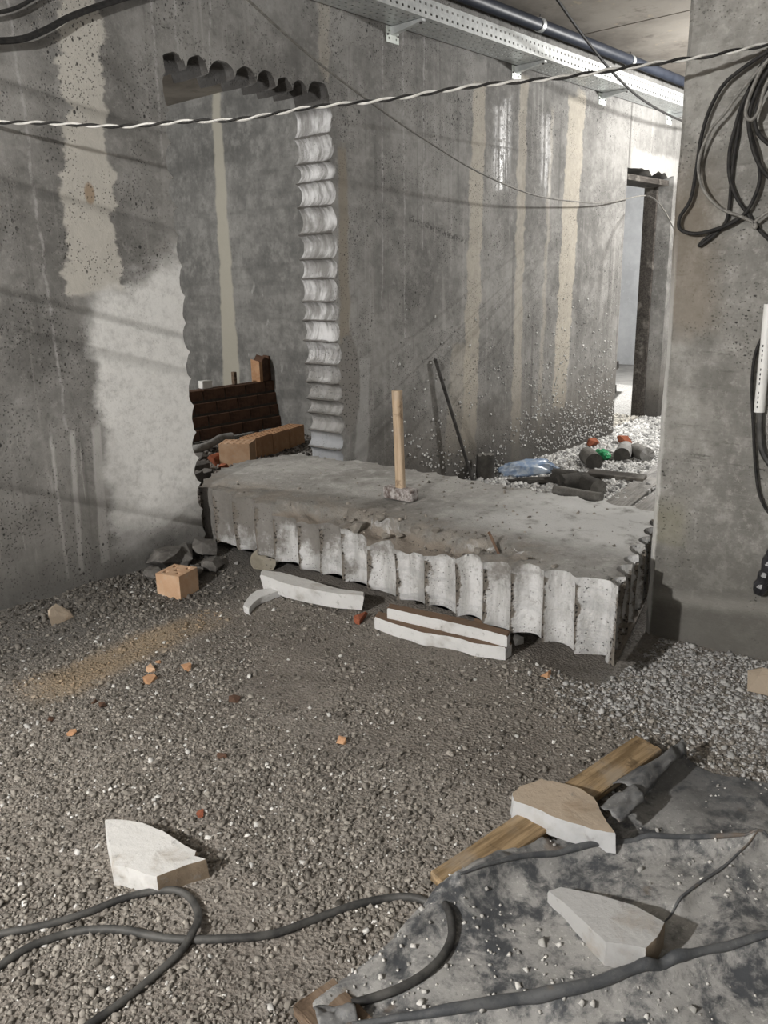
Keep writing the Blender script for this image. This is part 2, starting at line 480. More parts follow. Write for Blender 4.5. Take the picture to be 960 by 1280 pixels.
def mat_film(name='dusty_black_plastic_film', k=1.0):
    b = B(name)
    X, Y, Z = b.sep()
    n0 = b.noise(4.5, 8, .70, dist=.7); n1 = b.noise(19, 6, .74, dist=.3); nf = b.noise(75, 4, .75)
    big = b.noise(1.8, 3, .5)
    clean = X.ss(1.75, 2.05)*Y.ss(.45, .6)
    dust = (n0*.5+n1*.5).ss(.41, .555)*(big.ss(.25, .5)*.35+.65)*(1.0-clean*.6)*k
    col = b.mix(dust, (.060, .064, .070), (.300, .295, .284))
    col = b.mix(nf.ss(.56, .68)*dust*.7, col, (.46, .455, .435))
    col = b.mix(nf.ss(.42, .32)*.4, col, (.05, .052, .056))
    col = b.mix(b.noise(6, 3).ss(.64, .70)*.5, col, (.17, .12, .08))
    return b.done(col, dust*.40+.42, n1*.8+n0*.5+nf*.15, .35, .008, 0, .4)

def mat_broken_white(name='broken_plaster', base=(.60, .595, .58), brown=(.30, .235, .17), bz=.0):
    b = B(name)
    n = b.noise(8, 5, .65); n1 = b.noise(30, 4, .7)
    n2 = b.noise(3.5, 5, .7)
    col = b.mix(n.ss(.52, .70)*.6, base, brown)
    col = b.mix(n2.ss(.50, .66)*.35, col, (base[0]*.6, base[1]*.6, base[2]*.6))
    col = b.mix(n1.ss(.58, .70)*.5, col, (.20, .19, .18))
    return b.done(col, .85, n1+n*.6, .6, .006)

def mat_brick(name, c1, c2, dust=(.42, .36, .29)):
    b = B(name)
    n = b.noise(10, 5, .65); n1 = b.noise(40, 4, .7)
    col = b.mix(n.ss(.35, .65), c1, c2)
    col = b.mix(n1.ss(.56, .7)*.5, col, dust)
    return b.done(col, .9, n1, .5, .004)

MT = dict(
    wall=mat_wall(), pier=mat_pier(), side=mat_sideroom(), ceil=mat_ceiling(), floor=mat_floor(), slab=mat_slab(),
    plain=mat_concrete('plain_concrete', (.15, .147, .14), (.24, .235, .225), (.29, .285, .27)),
    farwall=mat_concrete('far_room_concrete', (.26, .265, .27), (.34, .345, .35), (.38, .385, .39), pits=.2),
    core=mat_concrete('drill_core_concrete', (.10, .095, .085), (.19, .182, .168), (.25, .24, .225), sc=9),
    coredark=mat_concrete('dark_core_concrete', (.035, .033, .03), (.075, .07, .062), (.10, .095, .085), sc=9),  # darker tone of the core concrete
    corelite=mat_concrete('pale_core_concrete', (.20, .195, .185), (.34, .335, .325), (.45, .445, .435), sc=9),
    coretan=mat_concrete('tan_core_concrete', (.20, .18, .14), (.30, .275, .225), (.36, .335, .28), sc=9),
    rubble=mat_concrete('dark_rubble', (.075, .07, .065), (.16, .152, .142), (.24, .23, .215), sc=12),
    tanlump=mat_concrete('tan_concrete_lump', (.17, .155, .135), (.27, .25, .22), (.36, .34, .31), sc=14),
    gravel=mat_vcol('crushed_stone_chips'),
    galv=simple('galvanised_steel', (.50, .52, .52), (.66, .68, .68), 20, .42, .1, .001, .55, .5),
    zinc=simple('zinc_bracket', (.62, .66, .62), (.74, .78, .74), 20, .5, .1, .001, .3, .5),
    steel=simple('dark_steel', (.055, .052, .05), (.12, .115, .11), 25, .5, .2, .001, .6, .5),
    rust=simple('rusty_steel', (.10, .06, .04), (.20, .13, .09), 40, .8, .3, .001, .3, .4),
    pipe=simple('black_plastic_pipe', (.022, .027, .04), (.04, .047, .065), 9, .48, .05, .001, 0, .4),
    rubber=simple('dusty_black_rubber', (.020, .020, .020), (.085, .083, .078), 14, .6, .15, .001, 0, .4),
    blackcable=simple('black_cable', (.014, .014, .014), (.038, .036, .034), 40, .7, .1, .001, 0, .2),
    whitecable=simple('white_cable', (.50, .49, .46), (.70, .69, .66), 30, .5, .1, .001, 0, .4),
    greycable=simple('dusty_grey_cable', (.12, .115, .105), (.24, .23, .21), 40, .6, .1, .001, 0, .4),
    whiteplastic=simple('white_plastic', (.72, .72, .70), (.80, .80, .78), 12, .4, .05, .001, 0, .5),
    ink=simple('black_print', (.03, .03, .03), (.05, .05, .05), 12, .6, .05, .001),
    tape=simple('black_tape', (.014, .014, .016), (.04, .04, .045), 18, .3, .5, .004, 0, .5),
    film=mat_film(), filmclean=mat_film('clean_black_plastic_film', .38), filmshade=mat_film('shaded_black_plastic_film', .16),
    plank=mat_wood('ochre_plank', (.17, .115, .060), (.36, .26, .15)),
    oldplank=mat_wood('brown_plank', (.11, .075, .05), (.19, .14, .10)),
    greyplank=mat_wood('grey_weathered_plank', (.15, .143, .132), (.27, .26, .245)),
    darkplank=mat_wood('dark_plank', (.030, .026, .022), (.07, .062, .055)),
    handle=mat_wood('hammer_handle_wood', (.40, .29, .19), (.55, .43, .31), axis=2),
    hammer=simple('dusty_hammer_steel', (.10, .07, .06), (.50, .475, .46), 55, .75, .5, .003, .1, .4),
    white=mat_broken_white(), foam=mat_broken_white('pale_board_fragment', (.62, .62, .615), (.36, .33, .29)),
    greyboard=mat_broken_white('grey_board_fragment', (.36, .358, .352), (.31, .265, .21)),
    palegrey=mat_broken_white('pale_grey_broken_core', (.46, .465, .47), (.36, .33, .29)),
    tanface=mat_broken_white('tan_broken_face', (.40, .33, .255), (.27, .18, .105)),
    brown=mat_broken_white('shaded_broken_face', (.20, .155, .11), (.13, .095, .065)),
    clay=mat_broken_white('brown_clay_layer', (.16, .105, .07), (.10, .07, .05)),
    brick=mat_brick('orange_brick', (.42, .235, .13), (.53, .32, .185)),
    brickpale=mat_brick('pale_orange_brick', (.50, .32, .20), (.58, .40, .27)),
    brickred=mat_brick('red_brick', (.24, .075, .04), (.34, .12, .065), (.30, .2, .15)),
    brickdark=mat_brick('brown_and_shaded_brick', (.075, .043, .030), (.125, .07, .046), (.13, .09, .07)),  # also darkened to hold the low brick wall's shade in its colour
    mortar=simple('mortar', (.045, .038, .032), (.07, .06, .05), 20),
    glassgreen=simple('green_plastic', (.015, .20, .07), (.05, .36, .16), 30, .25, .3, .003, 0, .5),
    bluebag=None,
)
def mat_bag():
    b = B('pale_blue_clear_plastic')
    n = b.noise(14, 4, .6)
    m = b.done(b.mix(n.ss(.4, .6), (.30, .42, .62), (.62, .70, .80)), .22, n, .6, .01, 0, .6)
    b.bsdf.inputs['Transmission Weight'].default_value = .35
    return m
MT['bluebag'] = mat_bag()

# ------------------------------------------------------------------ mesh helpers
def tag(o, label=None, cat=None, group=None, kind=None):
    if label: o['label'] = label
    if cat: o['category'] = cat
    if group: o['group'] = group
    if kind: o['kind'] = kind
    return o
def link(o, parent=None):
    COL.objects.link(o)
    if parent is not None: o.parent = parent
    return o
def mesh(name, verts, faces, mat, parent=None, smooth=None, loc=None):
    me = bpy.data.meshes.new(name)
    me.from_pydata([tuple(map(float, v)) for v in verts], [], [tuple(map(int, f)) for f in faces])
    me.validate(); me.update()
    return finish(name, me, mat, parent, smooth, loc)
def finish(name, me, mat, parent=None, smooth=None, loc=None):
    if mat is not None:
        for m in (mat if isinstance(mat, (list, tuple)) else [mat]): me.materials.append(m)
    if smooth is not None:
        me.polygons.foreach_set('use_smooth', [True]*len(me.polygons))
        me.set_sharp_from_angle(angle=math.radians(smooth))
    o = bpy.data.objects.new(name, me)
    link(o, parent)
    if loc is not None: o.location = loc
    return o
def from_bm(name, bm, mat, parent=None, smooth=None, loc=None):
    bmesh.ops.recalc_face_normals(bm, faces=bm.faces)
    me = bpy.data.meshes.new(name); bm.to_mesh(me); bm.free()
    return finish(name, me, mat, parent, smooth, loc)
def empty(name, loc, rz=0, rot=None):
    o = bpy.data.objects.new(name, None)
    o.empty_display_size = .1
    o.location = loc
    o.rotation_euler = rot or (0, 0, rz)
    return link(o)
def copy_tree(o, parent=None):
    c = o.copy(); COL.objects.link(c); c.parent = parent
    for ch in list(o.children): copy_tree(ch, c)
    return c
def box_bm(sx, sy, sz, center=(0, 0, 0), bevel=0.0, seg=2, jitter=0.0, cuts=0, seed=1):
    bm = bmesh.new()
    bmesh.ops.create_cube(bm, size=1.0)
    bmesh.ops.scale(bm, vec=(sx, sy, sz), verts=bm.verts)
    if bevel: bmesh.ops.bevel(bm, geom=bm.edges[:], offset=bevel, segments=seg, affect='EDGES', profile=.6)
    if cuts: bmesh.ops.subdivide_edges(bm, edges=bm.edges[:], cuts=cuts, use_grid_fill=True)
    if jitter:
        r = random.Random(seed)
        for v in bm.verts: v.co += Vector((r.uniform(-1, 1), r.uniform(-1, 1), r.uniform(-1, 1)))*jitter
    bmesh.ops.translate(bm, vec=center, verts=bm.verts)
    return bm
def smooth_path(pts, n=8):
    P = [np.array(p, float) for p in pts]
    P = [2*P[0]-P[1]] + P + [2*P[-1]-P[-2]]
    out = []
    for i in range(1, len(P)-2):
        for k in range(n):
            t = k/n
            a, b_, c, d = P[i-1], P[i], P[i+1], P[i+2]
            out.append(.5*((2*b_)+(-a+c)*t+(2*a-5*b_+4*c-d)*t*t+(-a+3*b_-3*c+d)*t**3))
    out.append(P[-2])
    return out
def tube_geo(path, r, sides=8, v0=0, caps=True):
    path = [np.array(p, float) for p in path]
    n = len(path)
    rr = r if isinstance(r, (list, tuple, np.ndarray)) else [r]*n
    V = []; F = []
    t0 = path[1]-path[0]; t0 /= np.linalg.norm(t0)
    ref = np.array([0, 0, 1.]) if abs(t0[2]) < .9 else np.array([1., 0, 0])
    nrm = np.cross(t0, ref); nrm /= np.linalg.norm(nrm)
    for i in range(n):
        t = path[min(i+1, n-1)]-path[max(i-1, 0)]
        t = t/(np.linalg.norm(t)+1e-12)
        nrm = nrm-t*np.dot(nrm, t); nrm /= np.linalg.norm(nrm)+1e-12
        bn = np.cross(t, nrm)
        for k in range(sides):
            a = 2*math.pi*k/sides
            V.append(path[i]+(nrm*math.cos(a)+bn*math.sin(a))*rr[i])
    for i in range(n-1):
        for k in range(sides):
            k2 = (k+1) % sides
            F.append((v0+i*sides+k, v0+i*sides+k2, v0+(i+1)*sides+k2, v0+(i+1)*sides+k))
    if caps:
        F.append(tuple(v0+k for k in range(sides))[::-1]); F.append(tuple(v0+(n-1)*sides+k for k in range(sides)))
    return V, F
def tube(name, pts, r, mat, parent=None, sides=8, sm=8):
    path = smooth_path(pts, sm) if sm > 1 else pts
    V, F = tube_geo(path, r, sides)
    return mesh(name, V, F, mat, parent, 50)
def perforated(name, xs, ys, holes, z0, z1, mat, parent=None, to=None):
    """solid plate on a cell grid; cells in `holes` are open right through. `to` maps a point"""
    V = []; F = []; ix = {}
    def vid(i, j, k):
        key = (i, j, k)
        if key not in ix:
            p = (xs[i], ys[j], (z0, z1)[k])
            ix[key] = len(V); V.append(to(*p) if to else p)
        return ix[key]
    nx, ny = len(xs)-1, len(ys)-1
    solid = lambda i, j: 0 <= i < nx and 0 <= j < ny and (i, j) not in holes
    for i in range(nx):
        for j in range(ny):
            if not solid(i, j): continue
            F.append((vid(i, j, 1), vid(i+1, j, 1), vid(i+1, j+1, 1), vid(i, j+1, 1)))
            F.append((vid(i, j, 0), vid(i, j+1, 0), vid(i+1, j+1, 0), vid(i+1, j, 0)))
            if not solid(i-1, j): F.append((vid(i, j, 0), vid(i, j, 1), vid(i, j+1, 1), vid(i, j+1, 0)))
            if not solid(i+1, j): F.append((vid(i+1, j, 0), vid(i+1, j+1, 0), vid(i+1, j+1, 1), vid(i+1, j, 1)))
            if not solid(i, j-1): F.append((vid(i, j, 0), vid(i+1, j, 0), vid(i+1, j, 1), vid(i, j, 1)))
            if not solid(i, j+1): F.append((vid(i, j+1, 0), vid(i, j+1, 1), vid(i+1, j+1, 1), vid(i+1, j+1, 0)))
    return mesh(name, V, F, mat, parent)
def rock_mesh(name, seed, sx, sy, sz, n=16, boxy=.5):
    r = random.Random(seed); bm = bmesh.new()
    for k in range(n):
        p = np.array([r.uniform(-1, 1) for _ in range(3)])
        p = p/(np.max(np.abs(p))*boxy+np.linalg.norm(p)*(1-boxy))
        bm.verts.new((p[0]*sx/2, p[1]*sy/2, p[2]*sz/2))
    bmesh.ops.convex_hull(bm, input=bm.verts[:])
    for v in [v for v in bm.verts if not v.link_faces]: bm.verts.remove(v)
    bmesh.ops.recalc_face_normals(bm, faces=bm.faces)
    lo = min(v.co.z for v in bm.verts)
    bmesh.ops.translate(bm, vec=(0, 0, -lo), verts=bm.verts)
    me = bpy.data.meshes.new(name); bm.to_mesh(me); bm.free()
    return me

# ------------------------------------------------------------------ ground height
def gz(x, y):
    x = np.asarray(x, float); y = np.asarray(y, float)
    z = (fbm(x*1.1, y*1.1, 3, 3)-.5)*.05 + (fbm(x*5, y*5, 9, 3)-.5)*.022
    z = z - .055*sstep(x, 3.6, 4.8)
    # low bank of grit against the long wall
    z = z + .045*sstep(y, 3.05, 3.45)*sstep(x, 3.0, 2.4)*(1-sstep(y, 3.6, 3.9))
    # scraped hollow below the slab corner
    z = z - .05*np.exp(-(((x-2.75)/.30)**2+((y-1.30)/.25)**2))
    return z
def G(px, py, dz=0.0):
    """pixel to ground point"""
    z = 0.0
    for _ in range(4):
        p = onZ(z, px, py); z = float(gz(p[0], p[1]))+dz
    return np.array([p[0], p[1], z-dz])

# ================================================================== SETTING
# floor
xs = np.arange(-5.0, 10.6, .035); ys = np.arange(-4.0, 8.6, .035)
def grid_mesh(name, xs, ys, zf, mat, keep=None, parent=None, smooth=80):
    XX, YY = np.meshgrid(xs, ys); ZZ = zf(XX, YY)
    V = np.stack([XX, YY, ZZ], -1).reshape(-1, 3)
    nx, ny = len(xs), len(ys)
    i, j = np.meshgrid(np.arange(nx-1), np.arange(ny-1))
    a = (j*nx+i).ravel(); F = np.stack([a, a+1, a+nx+1, a+nx], -1)
    if keep is not None:
        cx = (XX[:-1, :-1]+XX[1:, 1:])/2; cy = (YY[:-1, :-1]+YY[1:, 1:])/2
        F = F[keep(cx, cy).ravel()]
        used = np.unique(F); mp = -np.ones(len(V), int); mp[used] = np.arange(len(used)); V = V[used]; F = mp[F]
    me = bpy.data.meshes.new(name)
    me.vertices.add(len(V)); me.vertices.foreach_set('co', V.ravel())
    me.loops.add(F.size); me.loops.foreach_set('vertex_index', F.ravel())
    me.polygons.add(len(F)); me.polygons.foreach_set('loop_start', np.arange(0, F.size, 4)); me.polygons.foreach_set('loop_total', np.full(len(F), 4))
    me.update()
    return finish(name, me, mat, parent, smooth)
floor = grid_mesh('floor', xs, ys, gz, MT['floor'])
tag(floor, 'dusty grey brown ground of trodden crushed stone', kind='structure')

# long wall with the drilled opening and the far doorway
rng = random.Random(5)
ZC = 3.12
def scallop_line(cusps, depth, seg=9, jit=.2, seed=1, rnd=False):
    """list of (t, d): position along the line and groove depth (0 at the cusps)"""
    r = random.Random(seed); out = []
    for a, b_ in zip(cusps[:-1], cusps[1:]):
        dp = depth*(1+r.uniform(-jit, jit))
        for k in range(seg):
            s = k/seg
            q = max(0, 1-(2*s-1)**2)
            out.append((a+(b_-a)*s, dp*(math.sqrt(q) if rnd else q**.7)))
    out.append((cusps[-1], 0.0))
    return out
jz = [-.30, -.15, 0, .14, .28, .40, .50, .61, .70, .80, .91, 1.05, 1.17, 1.28, 1.41, 1.52, 1.66, 1.81, 1.94, 2.04, 2.18, 2.33]
tx = [2.46, 2.59, 2.72, 2.88, 3.02, 3.15, 3.26, 3.37, 3.53]
lz = [-.30, -.16, -.02, .12, .26, .40, .53, .67, .80, .94, 1.07, 1.21, 1.34, 1.48, 1.62, 1.75, 1.88, 2.03, 2.17, 2.33]
left = [(2.485-d, t) for t, d in scallop_line(lz, .024, 8, .6, 2)]
top = [(t, 2.355+d) for t, d in scallop_line(tx, .062, 12, .15, 3, True)]
right = [(3.505+d, t) for t, d in scallop_line(jz, .042, 10, .2, 4)][::-1]
dl, dr, dt = 7.20, 8.20, 2.29
door_top = [(dl+(dr-dl)*k/14, dt+(.0 if k in (0, 14) else rng.uniform(-.035, .02))) for k in range(15)]
opening = left + top[1:] + right[1:]
nop = len(opening)
prof = [(-5.0, -.35)] + opening + [(dl, -.35)] + door_top + [(dr, -.35), (10.5, -.35), (10.5, ZC+.1), (-5.0, ZC+.1)]
layers = [(YW, .006), (YW+.006, .003), (YW+.05, 0), (YW+.12, 0), (YW+.20, 0), (YW+.275, .002), (YW+.28, .006)]
V = []; F = []
npf = len(prof)
for li, (yy, chip) in enumerate(layers):
    for k, (x, z) in enumerate(prof):
        dx = dz = 0
        if 2 <= k < nop:
            nn = float(vnoise(k*.9, li*.7+3, 8))-.5; n2 = float(vnoise(k*.35, li*.5, 12))-.5
            dx += nn*.005+n2*.010; dz += n2*.008
            cx, cz = x-3.0, (z-1.2) if z > 2.33 else 0
            L = math.hypot(cx, cz) or 1
            ch = chip*(.3+2.2*float(vnoise(k*.23, 1, 21)))
            dx += cx/L*ch; dz += cz/L*ch
        V.append((x+dx, yy, z+dz))
for li in range(len(layers)-1):
    for k in range(npf):
        k2 = (k+1) % npf
        F.append((li*npf+k, (li+1)*npf+k, (li+1)*npf+k2, li*npf+k2))
F.append(tuple(range(npf))); F.append(tuple(range((len(layers)-1)*npf, len(layers)*npf))[::-1])
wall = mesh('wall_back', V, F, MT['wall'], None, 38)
_fr = lambda c_, sg: [1-q[1] for q in scallop_line(c_, 1.0, sg, 0.0, 1)]
_pf = [0.0] + _fr(lz, 8) + _fr(tx, 12)[1:] + _fr(jz, 10)[::-1][1:]
_pf = _pf + [0.0]*(npf-len(_pf))
_at = wall.data.color_attributes.new('arris', 'FLOAT_COLOR', 'POINT')
_C4 = np.ones((npf*len(layers), 4)); _C4[:, :3] = np.array(_pf*len(layers))[:, None]
_at.data.foreach_set('color', _C4.ravel())
tag(wall, 'long raw concrete wall with a drilled scalloped opening', kind='structure')

def slab_box(name, x0, x1, y0, y1, z0, z1, mat, label, parent=None):
    o = from_bm(name, box_bm(x1-x0, y1-y0, z1-z0, ((x0+x1)/2, (y0+y1)/2, (z0+z1)/2)), mat, parent)
    if parent is None: tag(o, label, kind='structure')
    return o
# pier: its free edge is chipped
bm = bmesh.new()
pv = []
nz_ = 90
for k in range(nz_+1):
    z = -.35+(ZC+.45)*k/nz_
    c = .006+.022*max(0, float(vnoise(k*.35, 2, 31))-.35)+(.010 if z < 1.6 else 0)*float(vnoise(k*.8, 5, 7))
    pv.append([bm.verts.new((XP, -4.0, z)), bm.verts.new((XP, 1.272-c, z)), bm.verts.new((XP+c*.8, 1.272, z)), bm.verts.new((XP+.28, 1.272, z)), bm.verts.new((XP+.28, -4.0, z))])
for a, b_ in zip(pv[:-1], pv[1:]):
    for k in range(5): bm.faces.new((a[k], a[(k+1) % 5], b_[(k+1) % 5], b_[k]))
bm.faces.new(pv[0]); bm.faces.new(pv[-1])
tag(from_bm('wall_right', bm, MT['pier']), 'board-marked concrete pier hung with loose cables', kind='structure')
# ceiling in two pours with an open joint
jx = 6.15
bm = box_bm(jx+5.0, 7.6, .25, ((jx-5.0)/2, -.2, ZC+.125))
b2 = box_bm(10.5-jx-.02, 7.6, .25, ((10.5+jx+.02)/2, -.2, ZC+.125))
tmp = bpy.data.meshes.new('t'); b2.to_mesh(tmp); b2.free(); bm.from_mesh(tmp)
tag(from_bm('ceiling', bm, MT['ceil']), 'stained concrete ceiling with a straight pour joint', kind='structure')
slab_box('ceiling_side_room', -1.0, 5.8, YW+.28, 8.6, 3.15, 3.4, MT['ceil'], 'brownish concrete ceiling of the room behind the opening')
slab_box('wall_side_room', 5.5, 5.75, YW+.28, 8.6, -.35, 3.4, MT['side'], 'grey concrete wall with a beige putty band behind the opening')
slab_box('wall_side_room_end', -1.0, 5.5, 8.35, 8.6, -.35, 3.4, MT['plain'], 'concrete end wall of the side room')
slab_box('wall_side_room_near', -1.2, -1.0, YW+.28, 8.6, -.35, 3.4, MT['plain'], 'concrete wall closing the side room')
slab_box('wall_left', -5.2, -5.0, -4.0, YW, -.35, ZC+.2, MT['plain'], 'concrete wall behind the viewer')
slab_box('wall_front', -5.0, 3.0, -4.2, -4.0, -.35, ZC+.2, MT['plain'], 'concrete wall closing the room')
slab_box('wall_passage', 3.4, 10.5, -1.6, -1.4, -.35, ZC+.2, MT['plain'], 'concrete side wall of the passage')
slab_box('wall_passage_end', 10.3, 10.5, -1.4, YW, -.35, ZC+.2, MT['plain'], 'concrete end wall of the passage')
# room behind the far doorway
slab_box('wall_far_room', 5.8, 13.5, 6.9, 7.1, -.35, 3.3, MT['farwall'], 'smooth pale grey wall seen through the far doorway')
slab_box('wall_far_room_end', 13.3, 13.5, YW+.28, 6.9, -.35, 3.3, MT['farwall'], 'concrete end wall of the far room')
slab_box('ceiling_far_room', 5.8, 13.5, YW+.28, 7.1, 3.05, 3.3, MT['plain'], 'concrete ceiling of the far room')
slab_box('floor_far_room', 10.4, 13.5, YW+.28, 7.1, -.35, -.08, MT['plain'], 'dark floor of the far room')
# dark strips standing in for shade inside the far doorway
dfr = empty('doorway_shade', (dr, YW+.29, -.06)); tag(dfr, 'dark strips standing in for shade in the far doorway', kind='structure')
from_bm('jamb_shade', box_bm(.035, .13, 2.40, (-.020, -.08, 1.20), .004), MT['darkplank'], dfr)
from_bm('jamb_shade', box_bm(.035, .13, 2.40, (dl-dr+.020, -.08, 1.20), .004), MT['darkplank'], dfr)
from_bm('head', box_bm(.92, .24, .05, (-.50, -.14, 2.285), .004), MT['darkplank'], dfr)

# ================================================================== FALLEN SLAB
cus = [3.55, 3.43, 3.24, 3.07, 2.94, 2.77, 2.62, 2.48, 2.32, 2.16, 2.0, 1.84, 1.71, 1.58, 1.44, 1.31, 1.15][::-1]
edge_z = ([1.15, 1.31, 1.44, 1.58, 1.71, 1.84, 2.0, 2.16, 2.32, 2.48, 2.62, 2.77, 2.94, 3.07, 3.24, 3.43, 3.55],
          [.372, .370, .362, .345, .335, .325, .322, .305, .285, .325, .332, .325, .335, .35, .358, .36, .36])
ZB = .065
def side_curve(cusps, depth, seed, seg):
    return scallop_line(cusps, depth, seg, .25, seed)
SEG = 9
c_near = [(2.495 + .024*float(sstep(t, 3.32, 3.44)) + d, t) for t, d in side_curve(cus, .043, 11, SEG)]
nv = len(c_near)
fy = [1.42+(3.74-1.42)*k/16 for k in range(17)]
c_far = [(3.515 - .06*float(sstep(t, 3.25, 3.42)) - d, t) for t, d in side_curve(fy, .036, 12, SEG)]
nsc = 8
def end_curve(p, q, cus_t, depth, seed, sgn, mid=0.0):
    out = []
    for t, d in scallop_line(cus_t, depth, SEG, .2, seed):
        x = p[0]+(q[0]-p[0])*t; y = p[1]+(q[1]-p[1])*t
        out.append((x, y+sgn*d+mid*4*t*(1-t)))
    return out
c_end = end_curve(c_near[0], c_far[0], [k/nsc for k in range(nsc+1)], .045, 13, 1)
c_top = end_curve(c_near[-1], c_far[-1], [k/nsc for k in range(nsc+1)], .03, 14, -1, .20)
nu = len(c_end)
A0 = np.array(c_near); A1 = np.array(c_far); B0 = np.array(c_end); B1 = np.array(c_top)
u = np.linspace(0, 1, nu)[None, :, None]; v = np.linspace(0, 1, nv)[:, None, None]
P = (1-u)*A0[:, None]+u*A1[:, None]+(1-v)*B0[None]+v*B1[None] \
    - ((1-u)*(1-v)*A0[0]+u*(1-v)*A1[0]+(1-u)*v*A0[-1]+u*v*A1[-1])
PX, PY = P[..., 0], P[..., 1]
ez = np.interp(PY, *edge_z)
dn = PX-A0[:, None, 0]+np.interp(PY, *edge_z)*0
rag = fbm(PX*9, PY*9, 41, 4)
wd = .05+.22*np.clip(vnoise(PY*3.1, PY*0+.5, 44), 0, 1)*sstep(PY, 1.35, 1.6)*(1-sstep(PY, 2.75, 3.0))
drop = (.365-ez)*(1-sstep(dn+(rag-.5)*.16, wd*.45, wd))
PZ = .366 + (fbm(PX*3, PY*3, 40, 3)-.5)*.012 - drop - (rag-.45)*.085*(drop > .004)*np.clip(drop/.03, 0, 1)
edge_all = np.minimum(np.minimum(u[..., 0]*1.0, 1-u[..., 0])*12, np.minimum(v[..., 0], 1-v[..., 0])*26)
PZ = PZ - .010*np.clip(1-edge_all, 0, 1)*fbm(PX*14, PY*14, 47, 2)
V = np.stack([PX, PY, PZ], -1).reshape(-1, 3).tolist(); F = []
for j in range(nv-1):
    for i in range(nu-1):
        a = j*nu+i; F.append((a, a+1, a+nu+1, a+nu))
ring = [(0, i) for i in range(nu)] + [(j, nu-1) for j in range(1, nv)] + [(nv-1, i) for i in range(nu-2, -1, -1)] + [(j, 0) for j in range(nv-2, 0, -1)]
ringid = [j*nu+i for j, i in ring]
nr = len(ring); NL = 9
prev = ringid
cxy = np.array([3.0, 2.4])
for l in range(1, NL+1):
    t = l/NL; cur = []
    for k, (j, i) in enumerate(ring):
        x, y, z = PX[j, i], PY[j, i], PZ[j, i]
        ph = k
        nn = float(fbm(k*.55, t*5, 51, 2))-.5; n2 = float(vnoise(k*.16, t*2.2, 52))-.5
        if i == 0: dx, dy = 1, 0
        elif i == nu-1: dx, dy = -1, 0
        elif j == 0: dx, dy = 0, 1
        else: dx, dy = 0, -1
        off = nn*.006+n2*.014+.012*max(0, .2-t)/.2*0
        zz = z+(ZB-z)*t
        if l == NL: zz += .018*float(vnoise(k*.2, 9, 55)) ; off += .006
        cur.append(len(V)); V.append((x+dx*off, y+dy*off, zz))
    for k in range(nr):
        k2 = (k+1) % nr
        F.append((prev[k], cur[k], cur[k2], prev[k2]))
    prev = cur
F.append(tuple(prev))
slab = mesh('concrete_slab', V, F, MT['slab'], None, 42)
def set_arris(o, vals):
    at = o.data.color_attributes.new('arris', 'FLOAT_COLOR', 'POINT')
    C4 = np.ones((len(vals), 4)); C4[:, :3] = np.asarray(vals)[:, None]
    at.data.foreach_set('color', C4.ravel())
def frac(cusps, seed, jit=.25):
    d = np.array([q[1] for q in scallop_line(cusps, 1.0, SEG, 0.0, seed)])
    return 1-d
fr = {'n': frac(cus, 11), 'f': frac(fy, 12), 'e': frac([k/nsc for k in range(nsc+1)], 13)}
ringfr = [fr['n'][j] if i == 0 else fr['f'][j] if i == nu-1 else fr['e'][i] for j, i in ring]
set_arris(slab, [0.0]*(nu*nv)+ringfr*NL)
tag(slab, 'thick fallen concrete slab with scalloped drilled edges lying on the floor', 'concrete slab')

# stub of reinforcing bar on the broken edge of the slab
rb = empty('rebar_stub', (0, 0, 0))
base = onZ(.335, 628, 696); tipd = onX(base[0]+.03, 611, 665)
p0 = np.array([base[0], base[1], .315]); p1 = np.array([tipd[0], tipd[1], tipd[2]])
rb.location = p0
path = [(p1-p0)*k/40 for k in range(41)]
V_, F_ = tube_geo(path, [.0055+.0012*(k % 3 == 0) for k in range(41)], 8)
mesh('bar', V_, F_, MT['rust'], rb, 40)
tag(rb, 'short rusty reinforcing bar sticking out of the slab edge', 'rebar')

# ================================================================== SLEDGE HAMMER
hb = onZ(.37, 501, 624)
hm = empty('sledge_hammer', (hb[0], hb[1], .370))
a_, c_ = onZ(.37, 481, 620), onZ(.37, 523, 627)
hang = math.atan2(c_[1]-a_[1], c_[0]-a_[0])
hm.rotation_euler = (0, 0, hang)
bm = box_bm(.17, .062, .060, (0, 0, .030), .010, 2, .0)
bmesh.ops.subdivide_edges(bm, edges=bm.edges[:], cuts=2, use_grid_fill=True)
r_ = random.Random(3)
for vv in bm.verts: vv.co += Vector((r_.uniform(-1, 1), r_.uniform(-1, 1), r_.uniform(-.2, 1)))*.0018
from_bm('head', bm, MT['hammer'], hm, 60)
top_p = onX(hb[0], 497, 488)
Hh = top_p[2]-.37
V = []; F = []
NS = 14
for k in range(13):
    t = k/12; z = .035+(Hh-.035)*t
    w = .0175+.003*abs(t-.4) + (.0012 if t > .9 else 0); d = .0225+.002*abs(t-.4)
    lean = -.012*t
    for s in range(NS):
        a = 2*math.pi*s/NS
        ca, sa = math.cos(a), math.sin(a)
        e = .55
        V.append((lean+d*math.copysign(abs(ca)**e, ca), w*math.copysign(abs(sa)**e, sa), z))
for k in range(12):
    for s in range(NS):
        s2 = (s+1) % NS; F.append((k*NS+s, k*NS+s2, (k+1)*NS+s2, (k+1)*NS+s))
F.append(tuple(range(12*NS, 13*NS)))
mesh('handle', V, F, MT['handle'], hm, 40)
tag(hm, 'sledge hammer standing on its dusty head with wooden handle up', 'hammer')

